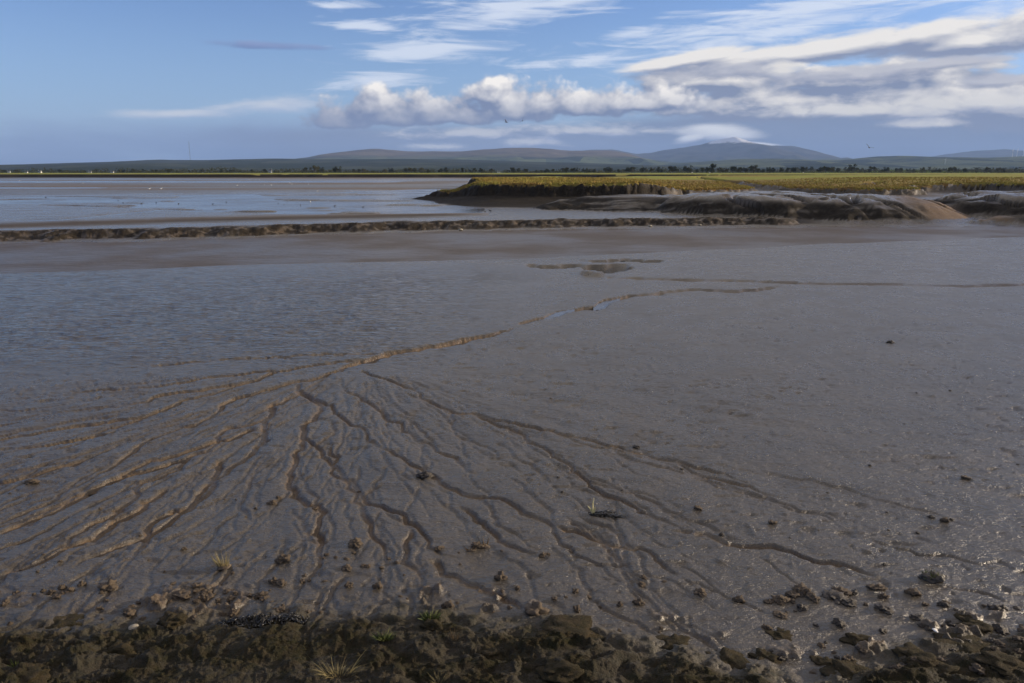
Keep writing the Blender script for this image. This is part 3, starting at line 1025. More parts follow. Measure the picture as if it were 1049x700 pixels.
for a in (
    (550, 626, 20, 11, 'brown mud clod with a sunlit edge on smooth mud above the mossy log-shaped lump'),
    (291, 575, 13, 13, 'upright yellowish mud lump standing beside the runnel below the fan of channels'),
    (279, 516, 8, 6, 'small tan mud nodule alone on smooth mud between two runnels'),
    (365, 558, 13, 10, 'ragged tan clod at the bend of a shallow runnel'),
    (356, 583, 9, 7, 'small squarish tan clod just below the ragged clod by the runnel'),
    (386, 602, 9, 7, 'rounded tan clod just above the mossy bank beside the flat mud patch'),
    (458, 622, 11, 8, 'lumpy clod lying on the very rim of the mossy bank'),
    (186, 611, 18, 9, 'crumbled end of the long brown mud ridge'),
    (112, 601, 15, 9, 'tan crumbled clod beside the widest patch of broken mud'),
    (132, 628, 13, 9, 'tan clod just behind the pale pebble'),
    (655, 618, 9, 6, 'small brown clod next to the runnel end above the mossy lumps'),
    (718, 608, 11, 7, 'dark brown clod between two runnel ends'),
    (756, 616, 10, 7, 'squat clod standing on the smooth mud slope by a twin clod'),
    (800, 616, 10, 9, 'pointed little clod on the smooth mud slope'),
    (787, 617, 8, 6, 'low dark clod close beside the pointed little clod'),
    (791, 536, 9, 6, 'small ragged brown clod alone on the wide smooth mud'),
    (715, 521, 8, 5, 'flat brown scrap of mud next to the faint runnel'),
    (989, 490, 9, 5, 'low tan clod far out alone on the smooth mud'),
    (967, 534, 7, 5, 'small brown clod beside a smaller dark crumb on the smooth mud'),
    (33, 494, 12, 6, 'dark flat clod beside the long sunlit runnel edge'),
    (513, 592, 11, 9, 'lumpy brown clod in the hollow between two runnels above the bank'),
    (489, 560, 11, 9, 'brown crumbled clod beside the withered stems'),
    (635, 620, 6, 5, 'tiny brown crumb near the clod at the runnel end'),
    (820, 606, 16, 8, 'flat ragged clod at the upper rim of the scattered lumps'),
    (898, 603, 14, 9, 'rounded clod at the top of the scattered lumps, below the grassy clod'),
    (905, 612, 8, 9, 'narrow upright clod leaning under the rounded clod'),
    (934, 608, 12, 6, 'low crumbly clod below the grassy clod'),
):
    lump('mud_clod', CL_ME, a[0], a[1], a[2] * 1.05, a[3], a[4])
for a in (
    (176, 634, 27, 17, 'domed mossy lump at the rim of the bank beside the pale pebble'),
    (122, 668, 34, 22, 'large mossy lump with a broken sunny side in the wet hollow of the bank'),
    (62, 640, 44, 12, 'long low mossy mound at the outer corner of the bank'),
    (252, 642, 26, 12, 'smooth mossy dome behind the strip of black wrack'),
    (583, 645, 54, 12, 'long dark log-shaped mossy lump with a pale broken tip'),
    (442, 642, 26, 20, 'rounded lump crowned with small green leaves'),
    (500, 668, 26, 20, 'mossy lump with a crumbling sunlit edge in the middle of the bank'),
    (575, 685, 40, 16, 'broad mossy hummock with a raw edge above a puddle'),
    (690, 658, 36, 14, 'mossy hummock at the outer tip of the bank'),
    (750, 676, 40, 14, 'mossy hummock reaching furthest out onto the mud slope'),
    (784, 672, 26, 12, 'separate dark mossy lump in a wet gully of the bank'),
    (798, 650, 24, 11, 'dark jagged lump on the mud slope above the gully'),
    (880, 655, 30, 12, 'dark ragged hummock alone on the brown mud slope'),
    (875, 690, 50, 20, 'big mossy hummock at the lower edge of the mud slope'),
    (940, 672, 34, 14, 'arched mossy lump beside the white shell'),
    (998, 640, 36, 16, 'smooth grey-green dome among the scattered lumps'),
    (990, 664, 50, 14, 'broad flat mossy mound below the grey-green dome'),
    (1024, 676, 36, 12, 'mossy mound with a bright crumbled end near the brown mud apron'),
    (845, 678, 22, 10, 'small mossy lump between the two big hummocks'),
    (970, 688, 34, 12, 'low mossy lump above the brown mud apron'),
    (25, 690, 40, 16, 'mossy mound with a pale green sprig on top'),
):
    lump('mossy_mud_lump', MS_ME, a[0], a[1], a[2], a[3] * .8, a[4], 'mud lump', sink=.12)
for a in (
    (435, 488, 13, 10, 'dark angular stone-like clod with one pale edge beside a deep runnel'),
    (912, 351, 7, 4, 'dark scrap of mud furthest out on the wide smooth flat'),
    (652, 458, 7, 3.5, 'dark flat scrap beside the longest faint runnel'),
    (855, 612, 26, 8, 'long dark broken slab of mud among the scattered lumps'),
    (870, 618, 16, 6, 'dark flat slab just below the long broken slab'),
    (940, 633, 14, 7, 'dark squat clod in the middle of the scattered lumps'),
    (954, 530, 6, 4, 'dark crumb beside the small brown clod on the smooth mud'),
    (739, 548, 5, 4, 'tiny dark crumb on the edge of the faint runnel'),
):
    lump('dark_mud_clod', DK_ME, a[0], a[1], a[2], a[3], a[4])


def scatter(n, name, pool, region, size, label, group, accept=None, sink=.06):
    k = 0
    for _ in range(n * 30):
        px, py = random.uniform(region[0], region[2]), random.uniform(region[1], region[3])
        if accept and not accept(px, py):
            continue
        w = random.uniform(*size) * random.choice((.6, .8, 1, 1.3))
        lump(name, pool, px, py, w, w * random.uniform(.5, .8), label, 'mud clod', group, random.uniform(0, 6.28), sink)
        k += 1
        if k >= n:
            break


edge_px = lambda x: float(np.interp(x, [0, 110, 230, 400, 590, 700, 750, 860, 930, 1049], [640, 640, 634, 624, 640, 664, 684, 690, 660, 650]))
scatter(70, 'mud_crumb', CL_ME, (-20, 590, 330, 640), (4, 9), 'tan crumb of broken mud on wet mud in front of the wrack and pale pebble', 'crumbs along the sunlit end of the bank',
        lambda x, y: edge_px(x) - 42 < y < edge_px(x) and perlin(np.array([x * .02]), np.array([y * .06]), 5)[0] > -.05)
scatter(40, 'mud_crumb', CL_ME, (330, 560, 700, 650), (3.5, 7), 'small brown mud crumb among the runnel ends above the middle of the mossy bank', 'crumbs among the runnel ends',
        lambda x, y: edge_px(x) - 70 < y < edge_px(x))
scatter(75, 'mud_crumb', DK_ME + CL_ME[:3], (780, 595, 1060, 690), (5, 13), 'ragged brown mud lump in the scatter below the grassy clod', 'lumps scattered on the mud slope',
        lambda x, y: 0.10 * (x - 700) + 588 < y and perlin(np.array([x * .018]), np.array([y * .045]), 8)[0] > .0)
scatter(26, 'mud_crumb', DK_ME, (560, 400, 1049, 590), (2.2, 4.2), 'dark speck-sized crumb on the wide smooth mud flat', 'specks on the smooth flat')
scatter(22, 'mud_crumb', CL_ME, (0, 500, 420, 590), (2.5, 5.5), 'small tan crumb on the blue-grey mud between the fan runnels', 'crumbs between the fan runnels')

# pebble, shell, pale stones on the far shore
o = lump('pebble', [from_bm('pebble', clod_bm(91, .6, .10, 3, .2), PEBBLE, smooth=True).data], 137, 643, 10, 7, 'smooth pale oval pebble on the rim of the mossy bank', 'pebble', rz=.4)
bpy.data.objects.remove(bpy.data.objects['pebble'])
o.name = 'pebble'
sh = bmesh.new()
for i in range(9):
    for j in range(5):
        a, b = math.pi * (i / 8 - .5) * .9, j / 4
        sh.verts.new((math.sin(a) * b * .5, math.cos(a) * b * .6, .25 * math.sin(b * 2.4) + .02 * (i % 2) * b))
sh.verts.ensure_lookup_table()
for i in range(8):
    for j in range(4):
        q = [sh.verts[i * 5 + j], sh.verts[i * 5 + j + 1], sh.verts[(i + 1) * 5 + j + 1], sh.verts[(i + 1) * 5 + j]]
        sh.faces.new(q)
bmesh.ops.remove_doubles(sh, verts=sh.verts, dist=.004)
bmesh.ops.solidify(sh, geom=sh.faces[:], thickness=.04)
o = from_bm('seashell', sh, SHELL, smooth=True)
p = ground(960, 650)
o.location = (p.x, p.y, p.z + .01)
o.scale = (.075, .06, .06)
o.rotation_euler = (.25, .2, 1.2)
tag(o, 'bright white shell half pressed into the mud between mossy lumps', 'shell')
PST = from_bm('pale_stone', clod_bm(95, .6, .25, 3, .5), PEBBLE, smooth=True)
for i, (px, py, w, lab) in enumerate(((666, 233.2, 4.2, 'pale stone at the water foot of the dark bank'), (717, 232.3, 3.4, 'smaller pale stone at the water foot where the bank thins out'), (472, 236.5, 4.5, 'flat pale stone under the crumbling bank'))):
    o = PST if i == 0 else PST.copy()
    if i:
        COL.objects.link(o)
    p = on_plane(px, py, WATER_Z)
    s = px_size(p, w)
    o.location = (p[0], p[1], max(WATER_Z, z_at(p[0], p[1])) + .02)
    o.scale = (s, s, s)
    tag(o, lab, 'stone')


# --- little plants --------------------------------------------------------
def tuft(name, px, py, h_px, n, mat, label, cat='grass tuft', spread=.5, lean=(0, 0), bend=.25, wid=.03, base=True, wide=1.0):
    p = ground(px, py)
    h = px_size(p, h_px)
    root = empty(name, p)
    tag(root, label, cat)
    bm = bmesh.new()
    for _ in range(n):
        a, r = random.uniform(0, 6.28), random.random() ** .5
        b = Vector((math.cos(a) * r * .22 * h * wide, math.sin(a) * r * .15 * h, -.02 * h))
        L = h * random.uniform(.45, 1.05)
        t = b + Vector((math.cos(a) * spread * L * r + lean[0] * L, math.sin(a) * spread * L * r + lean[1] * L, L * random.uniform(.7, 1)))
        add_blade(bm, b, t, wid * h * random.uniform(.5, 1.2), bend * random.uniform(0, 1.6))
    from_bm('blades', bm, mat, root)
    if base:
        c = clod_bm(random.randrange(200), .5, .4, 3)
        for v in c.verts:
            v.co = Vector((v.co.x * .55 * h * wide, v.co.y * .45 * h, v.co.z * .4 * h))
        from_bm('root_clump', c, CLOD, root, True)
    return root


tuft('dead_grass_tuft', 229, 581, 26, 130, STRAW, 'ragged dead grass tuft standing in the mud beside a runnel', spread=.30, lean=(-.15, 0), wid=.009)
tuft('withered_stems', 482, 564, 12, 16, BROWNSTEM, 'short withered brown stems on the mud beside a crumbled clod', 'dead plant', .9, wide=1.6)
tuft('withered_stems', 497, 560, 17, 12, BROWNSTEM, 'taller withered brown stems beside the crumbled clod', 'dead plant', .4)
tuft('leafy_sprig', 441, 636, 13, 150, GREENLEAF, 'small bushy green sprig on top of a rounded mossy lump', 'plant', .9, bend=.3, wid=.05, base=False, wide=1.8)
tuft('leafy_sprig', 394, 656, 12, 120, GREENLEAF, 'pale yellow-green sprig on the mossy bank beside the flat mud patch', 'plant', 1.0, bend=.3, wid=.05, base=False, wide=1.8)
tuft('leafy_sprig', 18, 686, 12, 110, GREENLEAF, 'pale green sprig on the mossy mound in the corner of the bank', 'plant', 1.0, bend=.3, wid=.05, base=False, wide=1.6)
tuft('dead_grass_tuft', 346, 692, 30, 170, STRAW, 'flattened straw-coloured grass tuft on the mossy bank', spread=1.0, bend=.7, wid=.008, base=False, wide=2.6)
tuft('dead_grass_tuft', 466, 655, 22, 46, BROWNSTEM, 'thin brown grass tuft beside the lump crowned with leaves', spread=.45, wid=.009, base=False)
tuft('dead_grass_tuft', 449, 698, 18, 40, STRAW, 'small straw tuft at the lower edge of the bank', spread=.8, wid=.010, base=False)

# the lone plant with a pale stalk and a dark root mat
p = ground(608, 528)
hh_ = px_size(p, 19)
root = tag(empty('washed_up_plant', p), 'lone washed-up plant with one pale stalk and a dark tangled root mat', 'plant')
bm = bmesh.new()
add_tube(bm, [(0, 0, -.02 * hh_), (-.02 * hh_, 0, .35 * hh_), (-.05 * hh_, 0, .7 * hh_), (.0, 0, hh_)], [.045 * hh_, .04 * hh_, .034 * hh_, .02 * hh_], 6)
from_bm('stalk', bm, PALESTEM, root)
for t in ((-.34, 0, .62), (-.16, .05, .45), (-.10, -.04, .95), (.10, .02, .55)):
    bm = bmesh.new()
    add_blade(bm, (-.01 * hh_, 0, .12 * hh_), Vector(t) * hh_, .085 * hh_, .06)
    from_bm('leaf', bm, PALESTEM, root)
bm = bmesh.new()
for _ in range(80):
    a = random.gauss(0, .5)
    L = random.uniform(.3, 1.45) * hh_
    x0, y0 = random.uniform(-.3, .6) * hh_, random.uniform(-.12, .12) * hh_
    pts = [(x0, y0, .02 * hh_)]
    for k in range(4):
        a += random.uniform(-.5, .5)
        x0 += L / 4 * math.cos(a)
        y0 += L / 4 * math.sin(a) * .6
        pts.append((x0, y0, random.uniform(.02, .16) * hh_ * (1 - k / 5)))
    add_tube(bm, pts, [.03 * hh_, .03 * hh_, .026 * hh_, .02 * hh_, .01 * hh_], 4)
from_bm('root_mat', bm, WRACK, root)

# the grassy clod out on the smooth mud
p = ground(955, 593)
w_ = px_size(p, 25)
root = tag(empty('grassy_clod', p), 'dark clod topped with short grass standing alone on the smooth mud', 'mud clod')
bm = clod_bm(77, .62, .4, 4)
for v in bm.verts:
    v.co = Vector((v.co.x * w_, v.co.y * w_ * .7, v.co.z * w_ * .8))
from_bm('clod', bm, DARKCLOD, root, True)
bm = bmesh.new()
for _ in range(90):
    x, y = random.uniform(-.42, .36) * w_, random.uniform(-.25, .25) * w_
    zz = .24 * w_ * max(.2, 1 - (x / (.5 * w_)) ** 2)
    add_blade(bm, (x, y, zz * .7), (x + random.gauss(0, .09) * w_, y + random.gauss(0, .07) * w_, zz + random.uniform(.03, .22) * w_), .016 * w_, .2)
from_bm('grass_blades', bm, GREENLEAF, root)

# strip of black wrack
p = ground(272, 636)
w_ = px_size(p, 84)
root = bmesh.new()
for _ in range(420):
    t = random.uniform(-.5, .5)
    x0, y0 = p.x + t * w_, p.y + random.gauss(0, .05) * w_ + .03 * w_ * math.sin(t * 9)
    a = random.uniform(0, 6.28)
    L = random.uniform(.02, .085) * w_
    pts = []
    for k in range(4):
        gz = z_at(x0, y0)
        pts.append((x0, y0, gz + random.uniform(.002, .022)))
        a += random.uniform(-.8, .8)
        x0 += L / 3 * math.cos(a)
        y0 += L / 3 * math.sin(a)
    r = random.uniform(.0025, .0055)
    add_tube(root, pts, [r, r * 1.2, r, r * .5], 4)
o = from_bm('seaweed_wrack', root, WRACK, None, True)
tag(o, 'strip of shiny black seaweed wrack along the rim of the mossy bank', 'seaweed', kind='stuff')


# --- birds -----------------------------------------------------------------
def bird_bm(flying=False, legs=True, flap=.35):
    """body along +X, one continuous figure about a unit long"""
    bm = bmesh.new()
    prof = [(-.50, .012, .30), (-.36, .045, .29), (-.18, .12, .27), (.02, .155, .26), (.18, .12, .29), (.27, .065, .36), (.32, .055, .44), (.38, .062, .48), (.44, .04, .48), (.50, .014, .47), (.60, .006, .455)]
    if flying:
        prof = [(-.55, .03, .0), (-.40, .04, .0), (-.2, .10, 0), (0, .13, 0), (.18, .11, .0), (.30, .06, .02), (.40, .06, .03), (.48, .035, .03), (.58, .008, .02)]
    add_tube(bm, [(x, 0, z) for x, r, z in prof], [r for x, r, z in prof], 8)
    if flying:
        for s in (-1, 1):
            pts = [(.12, s * .06, .05), (.16, s * .40, .05 + flap * .40), (-.02, s * .95, .05 + flap * .75)]
            bk = [(-.16, s * .06, .04), (-.14, s * .42, .04 + flap * .40), (-.10, s * .95, .04 + flap * .73)]
            a = [bm.verts.new(v) for v in pts]
            b = [bm.verts.new(v) for v in bk]
            c = [bm.verts.new((v[0], v[1], v[2] - .03)) for v in bk]
            for k in range(2):
                bm.faces.new((a[k], a[k + 1], b[k + 1], b[k]))
                bm.faces.new((a[k], c[k], c[k + 1], a[k + 1]))
                bm.faces.new((b[k], b[k + 1], c[k + 1], c[k]))
    elif legs:
        for s in (-1, 1):
            add_tube(bm, [(-.02, s * .05, .16), (-.04, s * .05, .08), (-.01, s * .05, 0)], [.02, .012, .012], 5)
            add_tube(bm, [(-.01, s * .05, .008), (.08, s * .06, .006)], [.014, .006], 4)
    return bm


def put_bird(first, px, py, z, s, rz, label, group, cat='bird'):
    o = first if not first.get('used') else first.copy()
    if o is not first:
        COL.objects.link(o)
    first['used'] = 1
    p = on_plane(px, py, z)
    o.location = (p[0], p[1], z)
    o.scale = (s, s, s)
    o.rotation_euler = (0, 0, rz)
    tag(o, label, cat, group)
    return o


wader = from_bm('wading_bird', bird_bm(), FEATHER_D, smooth=True)
gull = from_bm('white_gull', bird_bm(), FEATHER_W, smooth=True)
wadl = 'small dark wading bird standing in the bright shallow channel beyond the bank'
for px, py in ((47, 203), (101, 210), (126, 208.6), (145, 209.4), (121, 206), (160, 208.5), (183, 209.4), (218, 210), (285, 209), (291, 210.3), (308, 211), (294, 207.5), (232, 208), (343, 212), (372, 213)):
    put_bird(wader, px, py, WATER2_Z - .02, random.uniform(.20, .28), random.uniform(0, 6.28), wadl, 'waders in the shallow channel')
wadm = 'small dark wading bird on the shiny mud between the turf cliff and the bank'
for px, py in ((478, 214.5), (485, 216), (497, 217.5), (502, 217), (547, 214), (572, 213.6), (581, 213.6), (400, 214), (386, 211)):
    q = ground(px, py)
    put_bird(wader, px, py, q.z, random.uniform(.20, .27), random.uniform(0, 6.28), wadm, 'waders on the shiny mud')
for px, py, lab in ((153, 194.4, 'larger white gull standing on the brown sandbar, bigger of a pair'), (165, 194.2, 'white gull beside the bigger gull of the pair on the brown sandbar')):
    q = ground(px, py)
    put_bird(gull, px, py, q.z, .50, .4, lab, None)
gl = 'tiny white gull resting on the far brown sandbar'
for px, py in ((234, 185), (246, 185), (255, 184.6), (262, 184.7), (266, 184.7), (243, 190.5), (250, 190.6), (271, 190), (278, 190.2), (297, 188), (299, 189.2), (316, 189.2), (325, 196.6), (318, 208), (20, 185.6), (38, 186), (85, 188.3)):
    q = ground(px, py)
    put_bird(gull, px, py, q.z, .36, random.uniform(0, 6.28), gl, 'gulls on the far sandbar')
for o_, lst in ((from_bm('flying_bird', bird_bm(True, flap=.5), FEATHER_D, smooth=True), ((518.6, 125.3, 95, 'dark bird flying under the long white cumulus, lower of two', .6, .42), (535.2, 123.9, 100, 'dark bird flying under the long white cumulus, higher of two', 1.5, .42),
                                                                            (890.4, 151.3, 95, 'lone dark bird flying low above the green foothill', .9, .55))),):
    for i, (px, py, Y, lab, rz, s) in enumerate(lst):
        o = o_ if i == 0 else o_.copy()
        if i:
            COL.objects.link(o)
        o.location = at_depth(px, py, Y)
        o.scale = (s, s, s)
        o.rotation_euler = (.5 if i != 1 else -.9, .1, rz)
        tag(o, lab, 'bird')


# --- the far shore: trees, houses, sheep ------------------------------------
def tree_pair(seed, h, wfac, mat):
    random.seed(seed)
    root = empty('tree')
    bm = bmesh.new()
    add_tube(bm, [(0, 0, -.3), (.02 * h, 0, .25 * h), (0, .02 * h, .6 * h), (.03 * h, 0, .85 * h)], [.032 * h, .026 * h, .016 * h, .005 * h], 6)
    for k in range(6):
        a = k * 1.05 + random.random()
        z0 = random.uniform(.22, .55) * h
        add_tube(bm, [(0, 0, z0), (math.cos(a) * .16 * h * wfac, math.sin(a) * .16 * h * wfac, z0 + .16 * h), (math.cos(a) * .3 * h * wfac, math.sin(a) * .3 * h * wfac, z0 + .25 * h)], [.013 * h, .008 * h, .003 * h], 4)
    from_bm('trunk', bm, BARK, root)
    bm = bmesh.new()
    lobes = [(Vector((random.uniform(-.28, .28) * wfac, random.uniform(-.25, .25) * wfac, random.uniform(.36, .84))) * h, random.uniform(.12, .22) * h) for _ in range(11)]
    for c, r in lobes:
        for _ in range(46):
            d = Vector((random.gauss(0, 1), random.gauss(0, 1), random.gauss(0, .8)))
            d = d.normalized() * r * random.uniform(.4, 1.1)
            q = c + d
            if q.z < .16 * h:
                continue
            u = Vector((random.gauss(0, 1), random.gauss(0, 1), random.gauss(0, 1))).normalized() * .05 * h
            v = u.orthogonal().normalized() * random.uniform(.03, .055) * h
            vs = [bm.verts.new(q + e) for e in (u, v, -u, -v)]
            bm.faces.new(vs)
    from_bm('crown', bm, mat, root)
    return root


TREES = [tree_pair(500 + i, 1.0, w, m) for i, (w, m) in enumerate(((1.0, LEAVES), (1.35, LEAVES), (.8, LEAVES), (1.7, LEAVES2), (1.15, LEAVES2), (1.0, LEAVES)))]
for t in TREES:
    t['used'] = 0
random.seed(99)


def put_tree(px, Y, h, label, group, v=None, z=1.9):
    v = random.randrange(6) if v is None else v
    src = TREES[v]
    o = copy_tree(src) if src['used'] else src
    src['used'] = 1
    o.location = ((px - CXP) / F * Y * CP, Y, z - .05)
    o.scale = (h * 1.1, h * 1.1, h)
    o.rotation_euler = (0, 0, random.uniform(0, 6.28))
    o['label'], o['category'] = label, 'tree'
    if group:
        o['group'] = group
    elif 'group' in o:
        del o['group']
    return o


HOUSES = [(9, 1600, 'first white cottage along the far shore, under the low end of the wooded hill', 7), (27, 1150, 'second white cottage along the far shore, small and close to the green strip', 5),
          (41, 1150, 'third and brightest of the white cottages along the far shore', 6), (92, 1150, 'white cottage alone between dark trees on the far green strip', 5.5),
          (115, 1250, 'white cottage nearest below the summit of the wooded hill', 5.5), (277, 1500, 'tall white house among dark trees below the wooded ridge', 6), (511, 1300, 'white house in the tree line beneath the brown moorland hill', 6)]
gap = lambda px: any(abs(px - h[0]) < 3.2 for h in HOUSES)
spans = [((-130, 130), 34, (3.0, 5.5), (1000, 1120), 'low dark tree in the far tree line beside the white cottages', 'trees by the white cottages'),
         ((130, 300), 26, (3.0, 6.0), (1000, 1120), 'low dark tree in the far tree line behind the sandbar gulls', 'trees behind the sandbars'),
         ((300, 470), 28, (3.5, 7.5), (950, 1080), 'dark tree in the far tree line under the foot of the brown moorland hill', 'trees under the brown moorland'),
         ((470, 640), 34, (4.0, 7.5), (900, 1050), 'dark tree in the far tree line behind the turf cliff', 'trees behind the turf cliff'),
         ((640, 860), 46, (5.0, 8.5), (900, 1050), 'dark tree in the tree line under the cloud-capped fell', 'trees under the cloud-capped fell'),
         ((860, 1180), 60, (4.0, 8.0), (950, 1250), 'dark tree in the tree line behind the bright green pasture', 'trees behind the bright pasture')]
for (a, b), nn, hs, ds, lab, grp in spans:
    for k in range(nn):
        px = a + (b - a) * (k + random.uniform(-.6, 1.6)) / nn
        if gap(px):
            continue
        put_tree(px, random.uniform(*ds), random.uniform(*hs), lab, grp)
for px, Y, h, v, lab in ((322, 900, 9, 3, 'broad dark clump-headed tree below the wooded ridge, beside the tall white house'), (346, 920, 8, 1, 'round dark tree next along from the broad clump-headed tree'),
                         (705, 900, 8.6, 1, 'round dark tree in the tree line, second largest under the fell'), (687, 900, 8.2, 4, 'dark tree in the tree line close before the round one'),
                         (730, 880, 10.5, 5, 'tallest dark tree in the tree line under the cloud-capped fell'), (772, 900, 9.5, 3, 'wide dark tree standing just past the tallest one'),
                         (874, 1150, 12.5, 1, 'tall round tree rising highest over the bright pasture'), (893, 1150, 10, 3, 'wide bushy tree beside the tallest tree of the pasture')):
    put_tree(px, Y, h, lab, None, v)
for k in range(16):
    put_tree(835 + k * 15 + random.uniform(-5, 5), 1880, random.uniform(7, 12), 'dark tree up on the low green rise behind the pasture', 'trees on the low green rise', z=4.4)
for t in TREES:
    if 'used' in t:
        del t['used']

bm = bmesh.new()
for k in range(4600):
    px = random.uniform(-200, 1260)
    if gap(px):
        continue
    Y = random.uniform(1010, 1130)
    x = (px - CXP) / F * Y * CP
    hgt = random.uniform(2.2, 6.2) * (1.0 + .6 * float(perlin(np.array([px * .03]), np.array([.5]), 71)[0]))
    for _ in range(6):
        q = Vector((x + random.gauss(0, 1.3), Y + random.gauss(0, .8), 1.9 + random.uniform(.1, 1) * hgt))
        u = Vector((random.gauss(0, 1), random.gauss(0, .6), random.gauss(0, .7))).normalized() * random.uniform(.5, .9)
        w = u.orthogonal().normalized() * random.uniform(.35, .7)
        bm.faces.new([bm.verts.new(q + e) for e in (u, w, -u, -w)])
o = from_bm('far_hedge_scrub', bm, LEAVES)
tag(o, 'low dark hedge scrub filling the far tree line', 'scrub', kind='stuff')


def house(first, px, Y, w, label):
    if first is None:
        r = empty('white_cottage')
        bm = bmesh.new()
        add_box(bm, -.5, .5, -.3, .3, -.05, .42)
        for s in (-.5, .5):
            v = [bm.verts.new((s, -.3, .42)), bm.verts.new((s, .3, .42)), bm.verts.new((s, 0, .66))]
            bm.faces.new(v)
        from_bm('wall', bm, WHITEWASH, r)
        bm = bmesh.new()
        for s in (-1, 1):
            v = [bm.verts.new(c) for c in ((-.54, s * .35, .40), (.54, s * .35, .40), (.54, 0, .69), (-.54, 0, .69))]
            v2 = [bm.verts.new((c.co.x, c.co.y, c.co.z + .03)) for c in v]
            bm.faces.new(v)
            bm.faces.new(v2)
            for i in range(4):
                bm.faces.new((v[i], v[(i + 1) % 4], v2[(i + 1) % 4], v2[i]))
        rf = from_bm('roof', bm, SLATE, r)
        for s in (-.42, .42):
            bm = bmesh.new()
            add_box(bm, s - .05, s + .05, -.05, .05, .64, .82)
            from_bm('chimney', bm, WHITEWASH, rf)
        for x in (-.32, .0, .32):
            bm = bmesh.new()
            if x == 0:
                add_box(bm, -.05, .05, -.315, -.29, -.04, .24)
                from_bm('door', bm, DARKGLASS, r)
            else:
                add_box(bm, x - .06, x + .06, -.315, -.29, .14, .30)
                from_bm('window', bm, DARKGLASS, r)
    else:
        r = copy_tree(first)
    r.location = ((px - CXP) / F * Y * CP, Y, 1.9)
    w *= .75
    r.scale = (w, w, w)
    r.rotation_euler = (0, 0, random.uniform(-.3, .5))
    tag(r, label, 'house')
    return r


h0 = None
for px, Y, lab, w in HOUSES:
    q = house(h0, px, Y, w, lab)
    h0 = h0 or q
    if 'tall' in lab:
        q.scale = (w * .8, w * .8, w * 1.5)

# the radio mast on the wooded hill
b = at_depth(195, 164.3, 6480)
top_ = at_depth(194.6, 144.5, 6480).z
mh = top_ - b.z + 8
root = tag(empty('radio_mast', (b.x, b.y, b.z - 8)), 'tall thin radio mast on the crest of the wooded hill', 'mast')
bm = bmesh.new()
for a in range(3):
    c, s = math.cos(a * 2.094) * 1.5, math.sin(a * 2.094) * 1.5
    add_tube(bm, [(c, s, 0), (c, s, mh * .93)], [.42, .34], 5)
for k in range(40):
    z0, z1 = mh * .93 * k / 40, mh * .93 * (k + 1) / 40
    for a in range(3):
        c0, s0_ = math.cos(a * 2.094) * 1.5, math.sin(a * 2.094) * 1.5
        c1, s1 = math.cos((a + 1) * 2.094) * 1.5, math.sin((a + 1) * 2.094) * 1.5
        add_tube(bm, [(c0, s0_, z0), (c1, s1, z1)], [.16, .16], 3)
from_bm('lattice_column', bm, STEEL, root)
bm = bmesh.new()
add_tube(bm, [(0, 0, mh * .92), (0, 0, mh)], [.7, .5], 6)
from_bm('aerial', bm, STEEL, root)
for a in range(3):
    for lv in (.5, .9):
        bm = bmesh.new()
        ang = a * 2.094 + .5
        add_tube(bm, [(0, 0, mh * lv), (math.cos(ang) * mh * .4, math.sin(ang) * mh * .4, -6)], [.06, .06], 3)
        from_bm('guy_wire', bm, STEEL, root)

# wind turbines far right
t0_ = None
for px, py, Y, rot, lab in ((1037, 160.5, 8150, .3, 'pale wind turbine on the green foothill, first of a close pair'), (1041.5, 160.5, 8200, 1.1, 'pale wind turbine on the green foothill, second of a close pair'),
                            (1048, 160.2, 8150, .7, 'pale wind turbine on the green foothill past the close pair'), (968, 168.5, 6600, .1, 'single pale wind turbine low on the green foothill slope')):
    b = at_depth(px, py, Y)
    if t0_ is None:
        r = empty('wind_turbine')
        bm = bmesh.new()
        add_tube(bm, [(0, 0, -6), (0, 0, 30), (0, 0, 62)], [2.2, 1.8, 1.3], 10)
        from_bm('tower', bm, TURBW, r)
        bm = bmesh.new()
        add_tube(bm, [(0, 4, 63), (0, -3.5, 63), (0, -5, 63)], [1.6, 1.6, .6], 8)
        from_bm('nacelle', bm, TURBW, r)
        for k in range(3):
            a = k * 2.094 + .3
            bm = bmesh.new()
            add_tube(bm, [(0, -4.2, 63), (math.sin(a) * 8, -4.4, 63 + math.cos(a) * 8), (math.sin(a) * 26, -4.6, 63 + math.cos(a) * 26)], [.6, 1.1, .3], 5)
            from_bm('blade', bm, TURBW, r)
        t0_ = r
    else:
        r = copy_tree(t0_)
    r.location = b
    r.rotation_euler = (0, 0, rot)
    if Y < 7000:
        r.scale = (.62, .62, .62)
    tag(r, lab, 'wind turbine')

